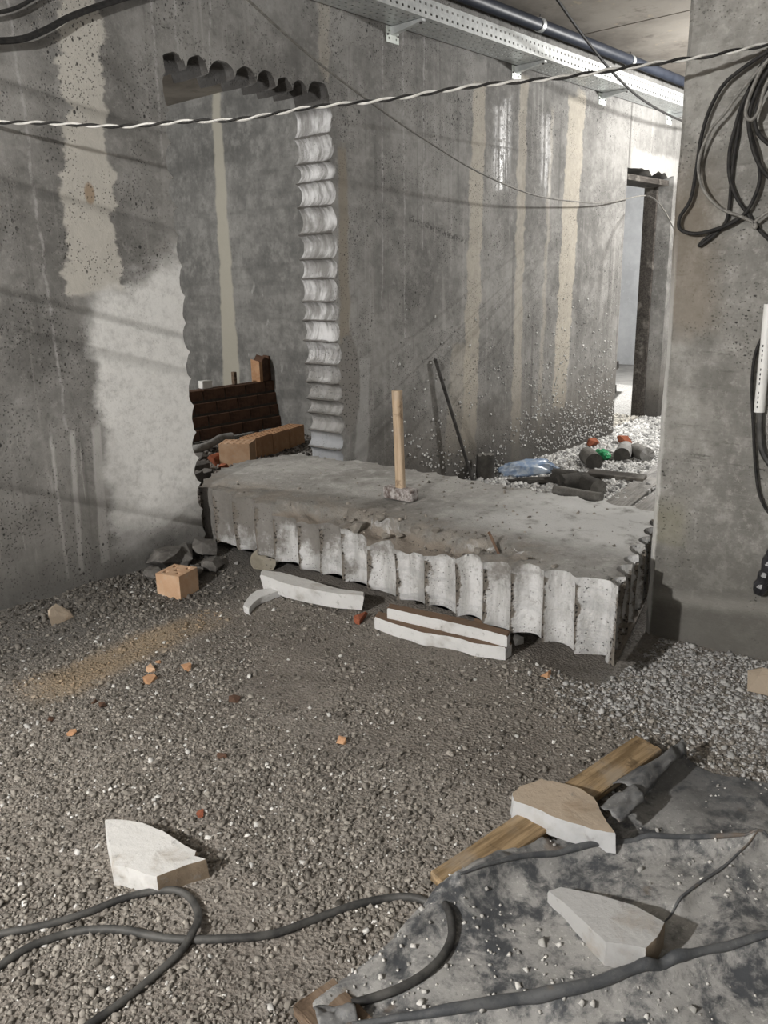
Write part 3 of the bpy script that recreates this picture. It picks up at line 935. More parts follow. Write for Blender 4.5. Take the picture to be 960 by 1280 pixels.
# ================================================================== CABLE TRAY, BRACKETS, PIPE
TZ = 2.805; TY0, TY1 = 3.225, 3.455
x0, x1 = 1.0, 8.7
tray = empty('cable_tray', (x0, TY0, TZ))
tag(tray, 'long galvanised perforated cable tray under the ceiling', 'cable tray')
L = x1-x0; pitch = .05; n = int(L/pitch)
def hole_axis(n, pitch, hole):
    a = [0.0]
    for k in range(n):
        a += [k*pitch+(pitch-hole)/2, k*pitch+(pitch+hole)/2]
    a.append(n*pitch); return a
hx = hole_axis(n, pitch, .018)
fz = [0, .018, .031, .062, .075, .095]
holes = set()
for k in range(n):
    holes.add((2*k+1, 1)); holes.add((2*k+1, 3))
perforated('side_flange', hx, fz, holes, 0, .002, MT['galv'], tray, lambda x, y, z: (x, -z, y))
by = [0, .035, .047, .085, .097, .135, .147, .185, .197, TY1-TY0]
holes = set((2*k+1, j) for k in range(n) for j in (1, 3, 5, 7))
perforated('tray_bottom', hx, by, holes, 0, .002, MT['galv'], tray, lambda x, y, z: (x, y, z))
from_bm('lip', box_bm(L, .012, .003, (L/2, .006, .0965)), MT['galv'], tray)
from_bm('rear_flange', box_bm(L, .002, .06, (L/2, TY1-TY0, .03)), MT['galv'], tray)
def bracket(px, py, lab):
    p = onY(YW, px, py)
    e = empty('tray_bracket', (p[0], YW, TZ-.002))
    xs_ = [-.055, -.038, -.026, .026, .038, .055]; zs_ = [-.085, -.068, -.056, -.030, -.018, .0]
    holes = {(1, 1), (3, 1), (1, 3), (3, 3)}
    wp_ = perforated('wall_plate', xs_, zs_, holes, -.006, -.0005, MT['zinc'], e, lambda x, y, z: (x, z, y))
    V = []
    for sx in (-.016, .016):
        V += [(sx, -.006, -.045), (sx, -.006, -.001), (sx, -.235, -.001), (sx, -.235, -.014)]
    F = [(0, 1, 2, 3), (7, 6, 5, 4), (0, 3, 7, 4), (1, 5, 6, 2), (2, 6, 7, 3), (0, 4, 5, 1)]
    arm_ = mesh('arm', V, F, MT['galv'], e)
    bm = bmesh.new(); bmesh.ops.create_cone(bm, segments=6, radius1=.009, radius2=.009, depth=.016, cap_ends=True)
    bmesh.ops.translate(bm, vec=(0, -.215, -.016), verts=bm.verts)
    from_bm('bolt', bm, MT['steel'], arm_)
    for sx in (-.046, .046):
        bm = bmesh.new(); bmesh.ops.create_cone(bm, segments=6, radius1=.006, radius2=.006, depth=.008, cap_ends=True)
        bmesh.ops.rotate(bm, verts=bm.verts, matrix=Matrix.Rotation(math.pi/2, 3, 'X'))
        bmesh.ops.translate(bm, vec=(sx, -.008, -.045), verts=bm.verts)
        from_bm('bolt', bm, MT['steel'], wp_)
    tag(e, lab, 'bracket', 'brackets under the cable tray')
for q in ((490, 42, 'zinc cable tray bracket nearest the drilled opening'), (645, 93, 'zinc cable tray bracket above the wet glossy wall streaks'),
          (752, 125, 'zinc cable tray bracket just past the widest beige band'), (836, 150, 'zinc cable tray bracket above the far doorway')): bracket(*q)
PY_, PZ_ = 3.35, 3.055
pp = empty('ceiling_pipe', (2.5, PY_, PZ_))
tag(pp, 'dark blue black plastic pipe clamped below the ceiling', 'pipe')
tube('pipe_run', [(0, 0, 0), (2, .003, -.004), (4, 0, .003), (6.5, 0, 0)], .040, MT['pipe'], pp, 16, 4)
for q in ((675, 28), (788, 72)):
    p = onY(PY_, *q); xx = p[0]-2.5
    cl_ = tube('pipe_clamp', [(xx-.02, 0, 0), (xx+.02, 0, 0)], .046, MT['galv'], pp, 16, 1)
    tube('hanger_rod', [(xx, 0, .04), (xx, 0, ZC-PZ_+.01)], .005, MT['steel'], cl_, 8, 1)

# ================================================================== WIRES IN THE AIR
def plane_pts(pxs, A, Bp):
    """points of pixels on the vertical plane through two plan points"""
    nx_, ny_ = -(Bp[1]-A[1]), (Bp[0]-A[0])
    out = []
    for q in pxs:
        d = ray(*q); t = (nx_*A[0]+ny_*A[1])/(nx_*d[0]+ny_*d[1])
        out.append(np.array([0, 0, CH])+d*t)
    return out
w1 = plane_pts([(-40, 150), (0, 153), (60, 154), (150, 158), (230, 152), (300, 149), (390, 134), (480, 125), (590, 108), (700, 97), (800, 82), (890, 69), (965, 54), (1010, 44)], (1.62, 3.36), (2.97, 1.0))
w1 = smooth_path(w1, 40)
tw = empty('twisted_cable', tuple(w1[0])); tag(tw, 'white and black twisted pair cable strung across the room', 'cable')
s_acc = 0; SA = []; SB = []
for i, p in enumerate(w1):
    if i: s_acc += np.linalg.norm(p-w1[i-1])
    a = s_acc*2*math.pi/.15
    off = np.array([0, 0, 1.])*math.cos(a)*.0042+np.array([.7, .7, 0])*math.sin(a)*.0042
    SA.append(p-w1[0]+off); SB.append(p-w1[0]-off)
tube('white_strand', SA, .0042, MT['whitecable'], tw, 6, 1)
tube('black_strand', SB, .0042, MT['blackcable'], tw, 6, 1)

def cable(name, pts, r, mat, label, sides=7):
    o = empty(name, tuple(pts[0])); tag(o, label, 'cable')
    tube('cable_run', [np.array(p)-np.array(pts[0]) for p in pts], r, mat, o, sides, 8)
    return o
cable('sagging_wire', [onY(y, px, py) for px, py, y in ((285, -25, 2.85), (310, 0, 2.85), (390, 72, 2.9), (480, 140, 2.97), (540, 180, 3.06), (600, 216, 3.18), (665, 243, 3.28), (720, 252, 3.36), (760, 253, 3.40), (800, 245, 3.40), (815, 247, 3.3), (828, 260, 3.1), (842, 285, 2.95), (862, 330, 2.8))],
      .0055, MT['greycable'], 'thin dusty wire sagging along the wall to the far doorway')
cable('ceiling_wire', [onY(y, px, py) for px, py, y in ((672, -40, 2.75), (697, 0, 2.8), (735, 53, 2.9), (770, 95, 2.98), (805, 126, 3.06), (850, 150, 3.15), (890, 160, 3.18))],
      .009, MT['blackcable'], 'black cable dropping from the ceiling across the cable tray')
cable('upper_cable', [onY(y, px, py) for px, py, y in ((-40, 52, 3.42), (0, 51, 3.43), (30, 48, 3.43), (60, 36, 3.435), (90, 20, 3.44), (140, 2, 3.44), (190, -12, 3.44))],
      .013, MT['blackcable'], 'thick black cable sagging in front of the beige putty band')
cable('upper_thin_cable', [onY(y, px, py) for px, py, y in ((-30, 18, 3.43), (0, 15, 3.44), (22, 9, 3.445), (45, -4, 3.445), (70, -20, 3.445))],
      .008, MT['blackcable'], 'thin black cable end above the thick sagging cable')

# coil of cables hung on the pier
coil = empty('cable_coil', (XP-.03, .98, 2.05)); tag(coil, 'tangled bundle of black and grey cables looped on the pier', 'cable')
def pierpt(q, d=.03):
    return onX(XP-d, *q)-np.array([XP-.03, .98, 2.05])
strands = [
    ([(985, 45), (960, 64), (925, 88), (903, 108), (886, 140), (876, 175), (870, 215), (863, 250), (850, 272), (851, 287), (872, 292), (905, 283), (930, 268), (944, 245), (950, 222), (947, 195), (938, 165), (936, 145), (946, 112), (965, 80)], .0065, 'blackcable', .03),
    ([(985, 55), (960, 75), (938, 100), (920, 122), (905, 143), (890, 160), (877, 188), (873, 212), (880, 238), (900, 260), (925, 270), (943, 279), (944, 285), (941, 281), (950, 272), (975, 255)], .0055, 'greycable', .045),
    ([(980, 50), (958, 72), (940, 105), (928, 130), (919, 160), (912, 190), (912, 220), (920, 245), (934, 266), (950, 288), (975, 312)], .0065, 'blackcable', .02),
    ([(980, 62), (955, 82), (938, 115), (926, 142), (922, 170), (917, 200), (914, 230), (912, 255), (908, 276), (895, 292), (880, 304), (874, 307), (880, 300), (900, 286), (925, 272)], .006, 'blackcable', .015),
    ([(980, 70), (958, 92), (943, 122), (936, 150), (940, 180), (948, 203), (962, 222), (985, 235)], .007, 'blackcable', .04),
    ([(985, 85), (962, 105), (946, 135), (944, 155), (952, 172), (975, 190)], .007, 'blackcable', .05),
    ([(980, 60), (956, 80), (940, 112), (932, 140), (938, 150), (948, 140), (956, 110), (970, 85)], .006, 'greycable', .055),
]
for pts, r, m, d in strands:
    tube('cable_loop', [pierpt(q, d) for q in pts], r, MT[m], coil, 7, 6)
cable('pier_cable', [onX(XP-.02, *q) for q in ((985, 375), (960, 410), (945, 440), (940, 480), (942, 540), (945, 590), (950, 620), (962, 642), (985, 660))],
      .0055, MT['blackcable'], 'thin black cable hanging in a bow beside the white conduit')
# white conduit with a black cable below
p0, p1 = onX(XP-.025, 949, 515), onX(XP-.025, 962, 380)
cd = empty('white_conduit', tuple(p0)); tag(cd, 'white plastic conduit end with printed line on the pier', 'conduit')
ct_ = tube('conduit_tube', [(0, 0, 0), tuple((p1-p0)*.5), tuple(p1-p0)], .018, MT['whiteplastic'], cd, 14, 1)
dv = (p1-p0)/np.linalg.norm(p1-p0)
for k in range(14):
    o_ = dv*(.02+k*.016)+np.array([-.0182, .003, 0])
    if k % 5 == 4: continue
    from_bm('print_mark', box_bm(.0006, .0035, .008, tuple(o_)), MT['ink'], ct_)
cable('conduit_cable', [onX(XP-.022, *q) for q in ((951, 505), (950, 530), (951, 555), (957, 572), (972, 592), (990, 610))],
      .011, MT['rubber'], 'thick black cable coming out of the white conduit')
# black tape-wrapped end
p0, p1 = onX(XP-.03, 948, 742), onX(XP-.03, 968, 690)
tp = empty('taped_bundle', tuple(p0)); tag(tp, 'black tape wrapped cable end hanging against the pier', 'cable end')
dv = p1-p0
pth = [dv*(k/18*1.6) for k in range(19)]
V_, F_ = tube_geo(pth, [.022+.003*((k*7) % 3)-(.004 if k == 0 else 0) for k in range(19)], 10)
mesh('tape_wrap', V_, F_, MT['tape'], tp, 25)
pth = [dv*(k/18*1.6)+np.array([-.005, .012*math.sin(k*.9), 0]) for k in range(2, 17)]
V_, F_ = tube_geo(pth, .0185, 8); mesh('tape_ridge', V_, F_, MT['tape'], tp, 30)

# ================================================================== LEANING BAR, CORES, PASSAGE LITTER
a_ = onY(YW-.02, 544, 449); f_ = onZ(-.045, 592, 604)
bar = empty('leaning_steel_bar', tuple(f_)); tag(bar, 'dark steel bar leaning against the wall behind the slab', 'steel bar')
tube('bar_shaft', [(0, 0, 0), tuple((a_-f_)*.5), tuple(a_-f_)], .0125, MT['steel'], bar, 10, 1)
tube('bar_tip', [tuple((a_-f_)*.985), tuple((a_-f_)*1.012)], [.0125, .005], MT['steel'], bar, 10, 1)

def core(loc, rot, length, rad, mat, label, group=None, endmat=None, seed=1):
    e = empty('concrete_core', loc, rot=rot)
    V = []; F = []; NS = 20; NLs = 6
    r = random.Random(seed)
    ph = [r.uniform(-.012, .012) for _ in range(NS)]
    for k in range(NLs+1):
        z = length*(k/NLs)
        for s in range(NS):
            a = 2*math.pi*s/NS
            rr = rad*(1+r.uniform(-.015, .015))
            zz = z+(ph[s]*(1 if k == NLs else 0))
            V.append((rr*math.cos(a), rr*math.sin(a), zz))
    for k in range(NLs):
        for s in range(NS):
            s2 = (s+1) % NS; F.append((k*NS+s, k*NS+s2, (k+1)*NS+s2, (k+1)*NS+s))
    mesh('cylinder_body', V, F, mat, e, 40)
    for z, flip in ((0, 1), (length, 0)):
        V = [(rad*.985*math.cos(2*math.pi*s/NS), rad*.985*math.sin(2*math.pi*s/NS), z+(ph[s] if not flip else -.001)) for s in range(NS)]+[(0, 0, z+(.006 if not flip else -.006))]
        F = [((s+1) % NS, s, NS) if flip else (s, (s+1) % NS, NS) for s in range(NS)]
        mesh('broken_end', V, F, endmat or mat, e, 30)
    tag(e, label, 'concrete core', group)
    return e
g = onZ(-.05, 606, 600)
core((g[0], g[1], float(gz(g[0], g[1]))-.012), (0, .04, .3), .20, .066, MT['coredark'], 'stubby concrete drill core standing upright beside the steel bar', None, MT['core'], 3)
def lying(px, py, length, rad, heading, mat, label, endmat, seed):
    """lying cylinder; px,py is where it touches the ground at mid-length; heading = direction of axis in plan (deg)"""
    p = G(px, py, 0.0)
    a = math.radians(heading); dx, dy = math.cos(a), math.sin(a)
    loc = (p[0]-dx*length/2, p[1]-dy*length/2, p[2]+rad-.008)
    return core(loc, (0, math.pi/2, a), length, rad, mat, label, None, endmat, seed)
lying(738, 582, .26, .066, 40, MT['core'], 'dusty concrete drill core lying beside the green bottle', MT['coredark'], 5)
lying(779, 574, .30, .066, 20, MT['corelite'], 'pale dusted concrete drill core with a dark end towards the slab', MT['coredark'], 6)
lying(801, 574, .22, .062, 230, MT['core'], 'short concrete drill core with a lit end coloured pale', MT['corelite'], 7)  # lamp light on the end put into colour by the paler material
lying(716, 613, .20, .066, 150, MT['coredark'], 'dark drill core lying crosswise behind the grey pipe', MT['coredark'], 8)
lying(735, 616, .24, .064, 60, MT['coredark'], 'dark drill core with a brownish round end behind the grey pipe', MT['core'], 9)
lying(706, 606, .18, .060, 100, MT['coredark'], 'small black drill core against the other dark cores', MT['coredark'], 10)
# core below the slab at its left end
pc = G(300, 716)
core((2.53, 3.07, float(gz(2.53, 3.07))+.045), (0, math.pi/2, math.radians(35)), .30, .068, MT['rubble'], 'drill core with a tan end jammed under the slab near the opening', None, MT['coretan'], 12)

def lay_tube(name, pts, r, mat, label, cat, lift=0.0, sm=8, sides=10):
    W_ = []
    for q in pts:
        p = G(q[0], q[1], r+lift); W_.append(np.array([p[0], p[1], float(gz(p[0], p[1]))+r+lift+(q[2] if len(q) > 2 else 0)]))
    o = empty(name, tuple(W_[0])); tag(o, label, cat)
    tube(name+'_body', [w-W_[0] for w in W_], r, mat, o, sides, sm)
    return o, W_
lay_tube('grey_pipe', [(692, 612), (715, 616), (738, 620), (752, 622)], .034, MT['core'], 'short grey green pipe lying at the far edge of the slab', 'pipe', 0, 2, 12)

def board(name, p, q, w, t, mat, label, cat='board', lift=.0, group=None, tilt=0.0, seed=1):
    """plank between two ground pixels"""
    a, b_ = G(*p), G(*q)
    L_ = float(np.hypot(*(b_-a)[:2])); ang = math.atan2(b_[1]-a[1], b_[0]-a[0])
    m = (a+b_)/2
    bm = box_bm(L_, w, t, (0, 0, t/2), .003, 1)
    o = from_bm(name, bm, mat)
    o.location = (m[0], m[1], max(a[2], b_[2])+lift)
    o.rotation_euler = (tilt, 0, ang)
    tag(o, label, cat, group)
    return o
board('wooden_board', (765, 640), (832, 588), .17, .025, MT['greyplank'], 'grey dusty board lying between slab and pier, nearest the white chips', lift=.005)
board('wooden_board', (792, 652), (850, 606), .16, .025, MT['greyplank'], 'grey dusty board tucked closest to the pier behind the slab', lift=.004)
board('wooden_board', (735, 597), (806, 604), .10, .03, MT['darkplank'], 'dark damp board half buried in white chips beside the drill cores', lift=.02, tilt=.15)
# blue bag: crumpled plastic bottle-like bag
def crumpled(name, px, py, sx, sy, sz, ang, mat, label, cat, seed, neck=False):
    p = G(px, py)
    bm = bmesh.new(); bmesh.ops.create_icosphere(bm, subdivisions=4, radius=1)
    for v in bm.verts:
        c = v.co
        n_ = float(fbm(c.x*2.2+seed, c.y*2.2+c.z*3, seed, 3))-.5
        n2 = abs(float(vnoise(c.x*4+c.z*3, c.y*4, seed+5))-.5)
        k = 1+n_*.55-n2*.35
        if neck and c.x > .55: k *= 1; c.y *= max(.25, 1-(c.x-.55)*1.7); c.z *= max(.25, 1-(c.x-.55)*1.7)
        v.co = Vector((c.x*sx*k, c.y*sy*k, max(c.z*sz*k, -sz*.75)))
    lo = min(v.co.z for v in bm.verts)
    bmesh.ops.translate(bm, vec=(0, 0, -lo), verts=bm.verts)
    o = from_bm(name, bm, mat, None, 60)
    o.location = (p[0], p[1], p[2]-.004); o.rotation_euler = (0, 0, math.radians(ang))
    tag(o, label, cat); return o
crumpled('plastic_bag', 660, 594, .24, .10, .075, -35, MT['bluebag'], 'crumpled pale blue clear plastic bag by the wall foot', 'plastic bag', 3)
crumpled('plastic_bottle', 752, 574, .11, .055, .05, 60, MT['glassgreen'], 'crushed green plastic bottle lying between the drill cores', 'bottle', 8, True)
crumpled('rag', 668, 604, .20, .06, .03, -50, MT['coredark'], 'dark dirty rag lying behind the far edge of the slab', 'rag', 12)

def fragment(name, px, py, s, mat, label, cat, group=None, seed=1, rot=0, n=16, dz=-.004, boxy=.6):
    p = G(px, py)
    o = bpy.data.objects.new(name, rock_mesh(name, seed, s[0], s[1], s[2], n, boxy))
    o.data.materials.append(mat); link(o)
    o.location = (p[0], p[1], p[2]+dz); o.rotation_euler = (0, 0, rot)
    tag(o, label, cat, group); return o
fragment('brick_fragment', 741, 558, (.17, .10, .08), MT['brickred'], 'red brick fragment lying by the wall foot on white chips', 'brick fragment', None, 3, .3)
fragment('brick_fragment', 780, 556, (.15, .09, .09), MT['brickred'], 'red brick fragment lying behind the drill cores on white chips', 'brick fragment', None, 4, 1.2)

# dark pile in the far room
for k in range(6):
    o = from_bm('stacked_board', box_bm(1.5-.08*(k % 3), .5, .09, (0, 0, .045), .006, 1, .004, 0, k), MT['darkplank'])
    o.location = (9.15+.03*(k % 2), 4.75+.04*((k*2) % 3), -.06+k*.10); o.rotation_euler = (0, 0, .35)
    tag(o, ('topmost dark board of the low stack beyond the far doorway' if k == 5 else 'dark board in the low stack beyond the far doorway'), 'board', 'boards stacked beyond the far doorway')

# ================================================================== SIDE ROOM BRICKS
def hollow_brick_mesh(name, L_, W_, H_, mat):
    xs_ = [0]; nxh = 5
    for k in range(nxh):
        c = L_*(k+.5)/nxh; xs_ += [c-L_*.055, c+L_*.055]
    xs_.append(L_)
    ys_ = [0]; nyh = 3
    for k in range(nyh):
        c = W_*(k+.5)/nyh; ys_ += [c-W_*.09, c+W_*.09]
    ys_.append(W_)
    holes = {(2*i+1, 2*j+1) for i in range(nxh) for j in range(nyh)}
    o = perforated(name, [x-L_/2 for x in xs_], [y-W_/2 for y in ys_], holes, 0, H_, mat)
    return o
def hb_place(p, ang, mat, label, z=None, group=None, L_=.25, W_=.12, H_=.14):
    o = hollow_brick_mesh('hollow_brick', L_, W_, H_, mat)
    o.location = (p[0], p[1], float(gz(p[0], p[1]))-.004 if z is None else z); o.rotation_euler = (0, 0, ang)
    tag(o, label, 'brick', group); return o
a_, b_ = onZ(0, 283, 578), onZ(0, 320, 578)
ang = math.atan2(b_[1]-a_[1], b_[0]-a_[0])
hb_place((a_+b_)/2+np.array([.02, .06, 0]), ang, MT['brickpale'], 'pale orange hollow brick at the near end of the brick row behind the opening', None, None, .25, .20, .19)
rowang = math.radians(16)
pr = np.array([4.52, 5.47, 0])
for k in range(3):
    q = pr+np.array([math.cos(rowang), math.sin(rowang), 0])*.27*k
    hb_place(q, rowang, MT['brick'], ('orange hollow brick directly behind the pale end brick', 'orange hollow brick in the middle of the row on the rubble', 'orange hollow brick of the row ending behind the drilled jamb')[k], None, None, .262, .16, .18)
# low leaning brick wall: each brick a part
YB = 6.30
pl, pr_ = onY(YB, 235, 552), onY(YB, 357, 533)
tl, tr = onY(YB+.1, 235, 488), onY(YB+.1, 344, 471)
hgt = tl[2]-0.0
lbw = empty('brick_partition', (3.75, YB, -.02))
tag(lbw, 'low leaning wall of brown bricks darkened for shade in the side room', 'brick wall')
nc = 4; ch = (tl[2]+.02)/nc
bl = .252
shared = {}
def bmesh_brick(L_):
    key = round(L_, 3)
    if key not in shared:
        o = from_bm('brick', box_bm(L_-.010, .118, ch-.010, (0, 0, 0), .004, 1), MT['brickdark'], lbw); shared[key] = o.data; return o
    o = bpy.data.objects.new('brick', shared[key]); link(o, lbw); return o
xend = tr[0]-3.75
for c in range(nc):
    x = 0.0 if c % 2 == 0 else -.126
    lean = .10*(c+.5)/nc
    xe = xend+.10*(1-(c+.5)/nc)
    while x < xe-.04:
        l = min(bl, xe-x)
        o = bmesh_brick(l); o.location = (x+l/2, lean, ch*(c+.5)); o.rotation_euler = (-.16*0, 0, 0)
        x += bl
from_bm('mortar_core', box_bm(xend, .10, ch*nc-.02, (xend/2, .05, ch*nc/2)), MT['mortar'], lbw)
for v in lbw.children[-1].data.vertices:
    v.co.y += (v.co.z/(ch*nc)-.5)*.10
ztop = -.02+ch*nc
# broken hollow brick standing on it
pb = onY(YB+.1, 327, 474)
sb = empty('broken_brick', (pb[0], YB+.09, ztop), .25); tag(sb, 'broken hollow brick standing upright on the low brick wall', 'brick')
r_ = random.Random(9)
for k, (xx, h_) in enumerate(((-.08, .20), (-.03, .235), (.025, .20), (.085, .23))):
    V = []; w = .052
    hh = [h_+r_.uniform(-.03, .03) for _ in range(4)]
    for (sx, sy), z in zip(((-1, -1), (1, -1), (1, 1), (-1, 1)), hh): V += [(xx+sx*w/2, sy*.05, 0), (xx+sx*w/2, sy*.05, z)]
    F = [(0, 2, 3, 1), (2, 4, 5, 3), (4, 6, 7, 5), (6, 0, 1, 7), (1, 3, 5, 7), (6, 4, 2, 0)]
    mesh('brick_web', V, F, MT['brick'] if k == 0 else MT['brickdark'], sb)  # lit left web and shaded rest put into the brick colours
pb = onY(YB+.1, 256, 484)
o = from_bm('mortar_lump', box_bm(.11, .07, .07, (0, 0, .035), .006, 2, .004, 0, 3), MT['whiteplastic']); o.location = (pb[0], YB+.09, ztop)
tag(o, 'small white lump lying on the low brick wall', 'lump')
pb = onY(YB+.1, 292, 474)
o = from_bm('wood_stub', box_bm(.035, .045, .12, (0, 0, .06), .003, 1), MT['oldplank']); o.location = (pb[0], YB+.09, ztop)
tag(o, 'short brown wood stub standing on the low brick wall', 'wood stub')
lay_tube('pale_hose', [(236, 562), (250, 560), (262, 556), (275, 548), (290, 545)], .035, MT['corelite'], 'pale dusty hose end on the rubble behind the opening', 'hose', .02)
fragment('brick_fragment', 268, 582, (.14, .12, .11), MT['brickred'], 'broken red brick chunk in the opening beside the pale brick', 'brick fragment', None, 9, .5)
fragment('brick_fragment', 280, 588, (.10, .08, .06), MT['brickred'], 'small red brick chip in the opening before the pale brick', 'brick fragment', None, 10, 1.5)
for k, (px, py, s) in enumerate(((250, 588, .16), (258, 598, .14), (252, 575, .12), (285, 596, .10), (245, 605, .18), (330, 545, .12), (320, 540, .10), (345, 535, .11))):
    fragment('rubble_chunk', px, py, (s, s*.8, s*.6), MT['rubble'], 'dark rubble chunk lying on the floor of the side room', 'rubble', 'rubble in the side room', 20+k, k*.8)

# ================================================================== ROOM: RUBBLE, BRICKS, FRAGMENTS
# hollow brick half by the wall
a_, b_, c_ = G(203, 743), G(223, 749), G(243, 738)
ang = math.atan2(c_[1]-b_[1], c_[0]-b_[0])
o = empty('hollow_brick', tuple((a_+c_)/2-np.array([0, 0, .004])), ang)
tag(o, 'clean orange hollow half brick on the grit by the wall', 'brick')
bodyb = perforated('brick_body', [-.07, -.048, -.020, -.012, .016, .026, .054, .07], [-.066, -.044, -.024, -.010, .010, .026, .046, .066],
                   {(1, 1), (3, 3), (5, 1), (1, 5), (5, 5)}, 0, .115, MT['brickpale'], o)
from_bm('broken_corner', box_bm(.05, .03, .07, (.085, -.03, .035), .008, 1, .004, 0, 2), MT['brickpale'], o)
fragment('broken_block', 75, 775, (.15, .10, .085), MT['tanface'], 'tan broken block corner by the foot of the long wall', 'block fragment', None, 34, .6, 10)
for k, (px, py, s, h_) in enumerate(((210, 712, .20, .12), (232, 703, .16, .10), (255, 696, .15, .11), (268, 712, .13, .07), (245, 718, .10, .06), (192, 722, .10, .06))):
    fragment('rubble_chunk', px, py, (s, s*.7, h_), MT['rubble'], ('largest dark rubble chunk leaning on the wall behind the half brick' if k == 0 else 'dark concrete rubble chunk at the left end of the slab by the wall'), 'rubble', 'rubble chunks at the left end of the slab', 50+k, k*1.1, 18)
# stone at the right frame edge
fragment('broken_block', 955, 862, (.13, .12, .10), MT['tanface'], 'tan broken stone lying near the foot of the pier', 'block fragment', None, 44, .2, 18)
# small brick bits
bits = [(188, 852, .055, 'brick'), (190, 838, .05, 'brickpale'), (234, 836, .055, 'brick'), (293, 876, .045, 'brickdark'), (90, 918, .035, 'brick'),
        (129, 883, .04, 'brickdark'), (118, 879, .03, 'brickdark'), (427, 928, .04, 'brick'), (278, 946, .035, 'brickdark'), (683, 845, .05, 'brick'), (63, 900, .03, 'brickdark'), (198, 829, .03, 'brick')]
for k, (px, py, s, m) in enumerate(bits):
    lab = {'brick': 'small orange brick bit lying on the gravel', 'brickpale': 'pale orange brick bit lying against an orange one', 'brickdark': 'small dull brown brick bit lying on the gravel'}[m]
    lab = {0: 'orange brick bit with a pale bit right behind it', 2: 'orange brick bit alone beside the ochre sand streak', 7: 'orange brick bit alone on the trodden gravel before the white strips', 9: 'orange brick bit by the near corner of the slab'}.get(k, lab)
    fragment('brick_bit', px, py, (s, s*.75, s*.55), MT[m], lab, 'brick bit', {'brick': 'orange brick bits on the gravel', 'brickdark': 'brown brick bits on the gravel'}.get(m), 70+k, k*.7, 12)
fragment('brick_bit', 250, 1019, (.045, .022, .016), MT['brickred'], 'flat dark red brick chip near the large white fragment', 'brick bit', None, 90, .9, 12)
fragment('brick_bit', 452, 776, (.10, .05, .04), MT['brickred'], 'red brown brick bit at the end of the white board pieces', 'brick bit', None, 91, .2, 12)

def plate(name, toppx, ztop, thick, mats, label, cat, shrink=0.0, tilt=None, jit=.004, cuts=3, seed=1, under=0.0, shade_side=False):
    """slab fragment: outline given as pixels of its top face at height ztop above the ground; side faces get the second material"""
    g0 = G(*np.mean(np.array(toppx), 0))
    base = g0[2]+under
    pts = [onZ(base+ztop+(tilt or (lambda q: 0))(q), *q) for q in toppx]
    c = np.mean([p for p in pts], 0)
    r = random.Random(seed)
    # refine outline
    P_ = []
    n_ = len(pts)
    for i in range(n_):
        a, b2 = pts[i], pts[(i+1) % n_]
        for k in range(cuts):
            t = k/cuts; q = a+(b2-a)*t
            j = jit if k else jit*.3
            P_.append(q+np.array([r.uniform(-j, j), r.uniform(-j, j), 0]))
    n_ = len(P_)
    V = []; F = []
    rings = [(0.0, .985), (.12, 1.0), (.6, 1.0-shrink*.5), (1.0, 1.0-shrink)]
    for t, s in rings:
        for q in P_:
            zz = q[2]-thick*t
            V.append((c[0]+(q[0]-c[0])*s+r.uniform(-1, 1)*jit*.4*(t > 0), c[1]+(q[1]-c[1])*s+r.uniform(-1, 1)*jit*.4*(t > 0), zz))
    for l in range(len(rings)-1):
        for k in range(n_):
            k2 = (k+1) % n_
            F.append((l*n_+k, (l+1)*n_+k, (l+1)*n_+k2, l*n_+k2))
    F.append(tuple(range(n_))); F.append(tuple(range(3*n_, 4*n_))[::-1])
    V = [(v[0]-c[0], v[1]-c[1], v[2]-c[2]) for v in V]
    o = mesh(name, V, F, mats, None, 35)
    bm = bmesh.new(); bm.from_mesh(o.data); bmesh.ops.recalc_face_normals(bm, faces=bm.faces); bm.to_mesh(o.data); bm.free()
    if len(mats) > 1:
        for p in o.data.polygons:
            p.material_index = 0 if (p.normal.z > .5 or (shade_side and p.normal.x*.66-p.normal.y*.75 < .22)) else 1  # shade_side: only faces turned right go darker, shade put into colour
    o.location = c
    tag(o, label, cat)
    return o
# big white fragment lower left
plate('plaster_fragment', [(131, 1024), (152, 1024), (178, 1028), (203, 1038), (226, 1053), (246, 1064), (244, 1070), (258, 1074), (232, 1082), (196, 1096), (184, 1094), (170, 1088), (156, 1084), (141, 1082)], .055, .055,
      [MT['white'], MT['brown']], 'large white wedge of broken board with a curved edge on the gravel', 'fragment', -.03, None, .0012, 3, 5, 0.0, True)
plate('plaster_fragment', [(685, 1113), (700, 1108), (745, 1117), (792, 1131), (832, 1153), (822, 1172), (808, 1186), (776, 1180), (757, 1178), (735, 1157), (712, 1135)], .078, .062,
      [MT['greyboard'], MT['tanface']], 'grey wedge of broken board lying on the dusty plastic sheet', 'fragment', .0, lambda q: (q[0]-760)*.0003, .0015, 3, 6, .0, True)
plate('plaster_fragment', [(640, 990), (650, 982), (676, 973), (700, 978), (728, 986), (742, 996), (756, 1022), (770, 1042), (740, 1037), (700, 1024), (665, 1009), (642, 1001)], .10, .055,
      [MT['tanface'], MT['palegrey']], 'tan topped white broken board resting on the ochre plank', 'fragment', -.02, None, .003, 3, 7)
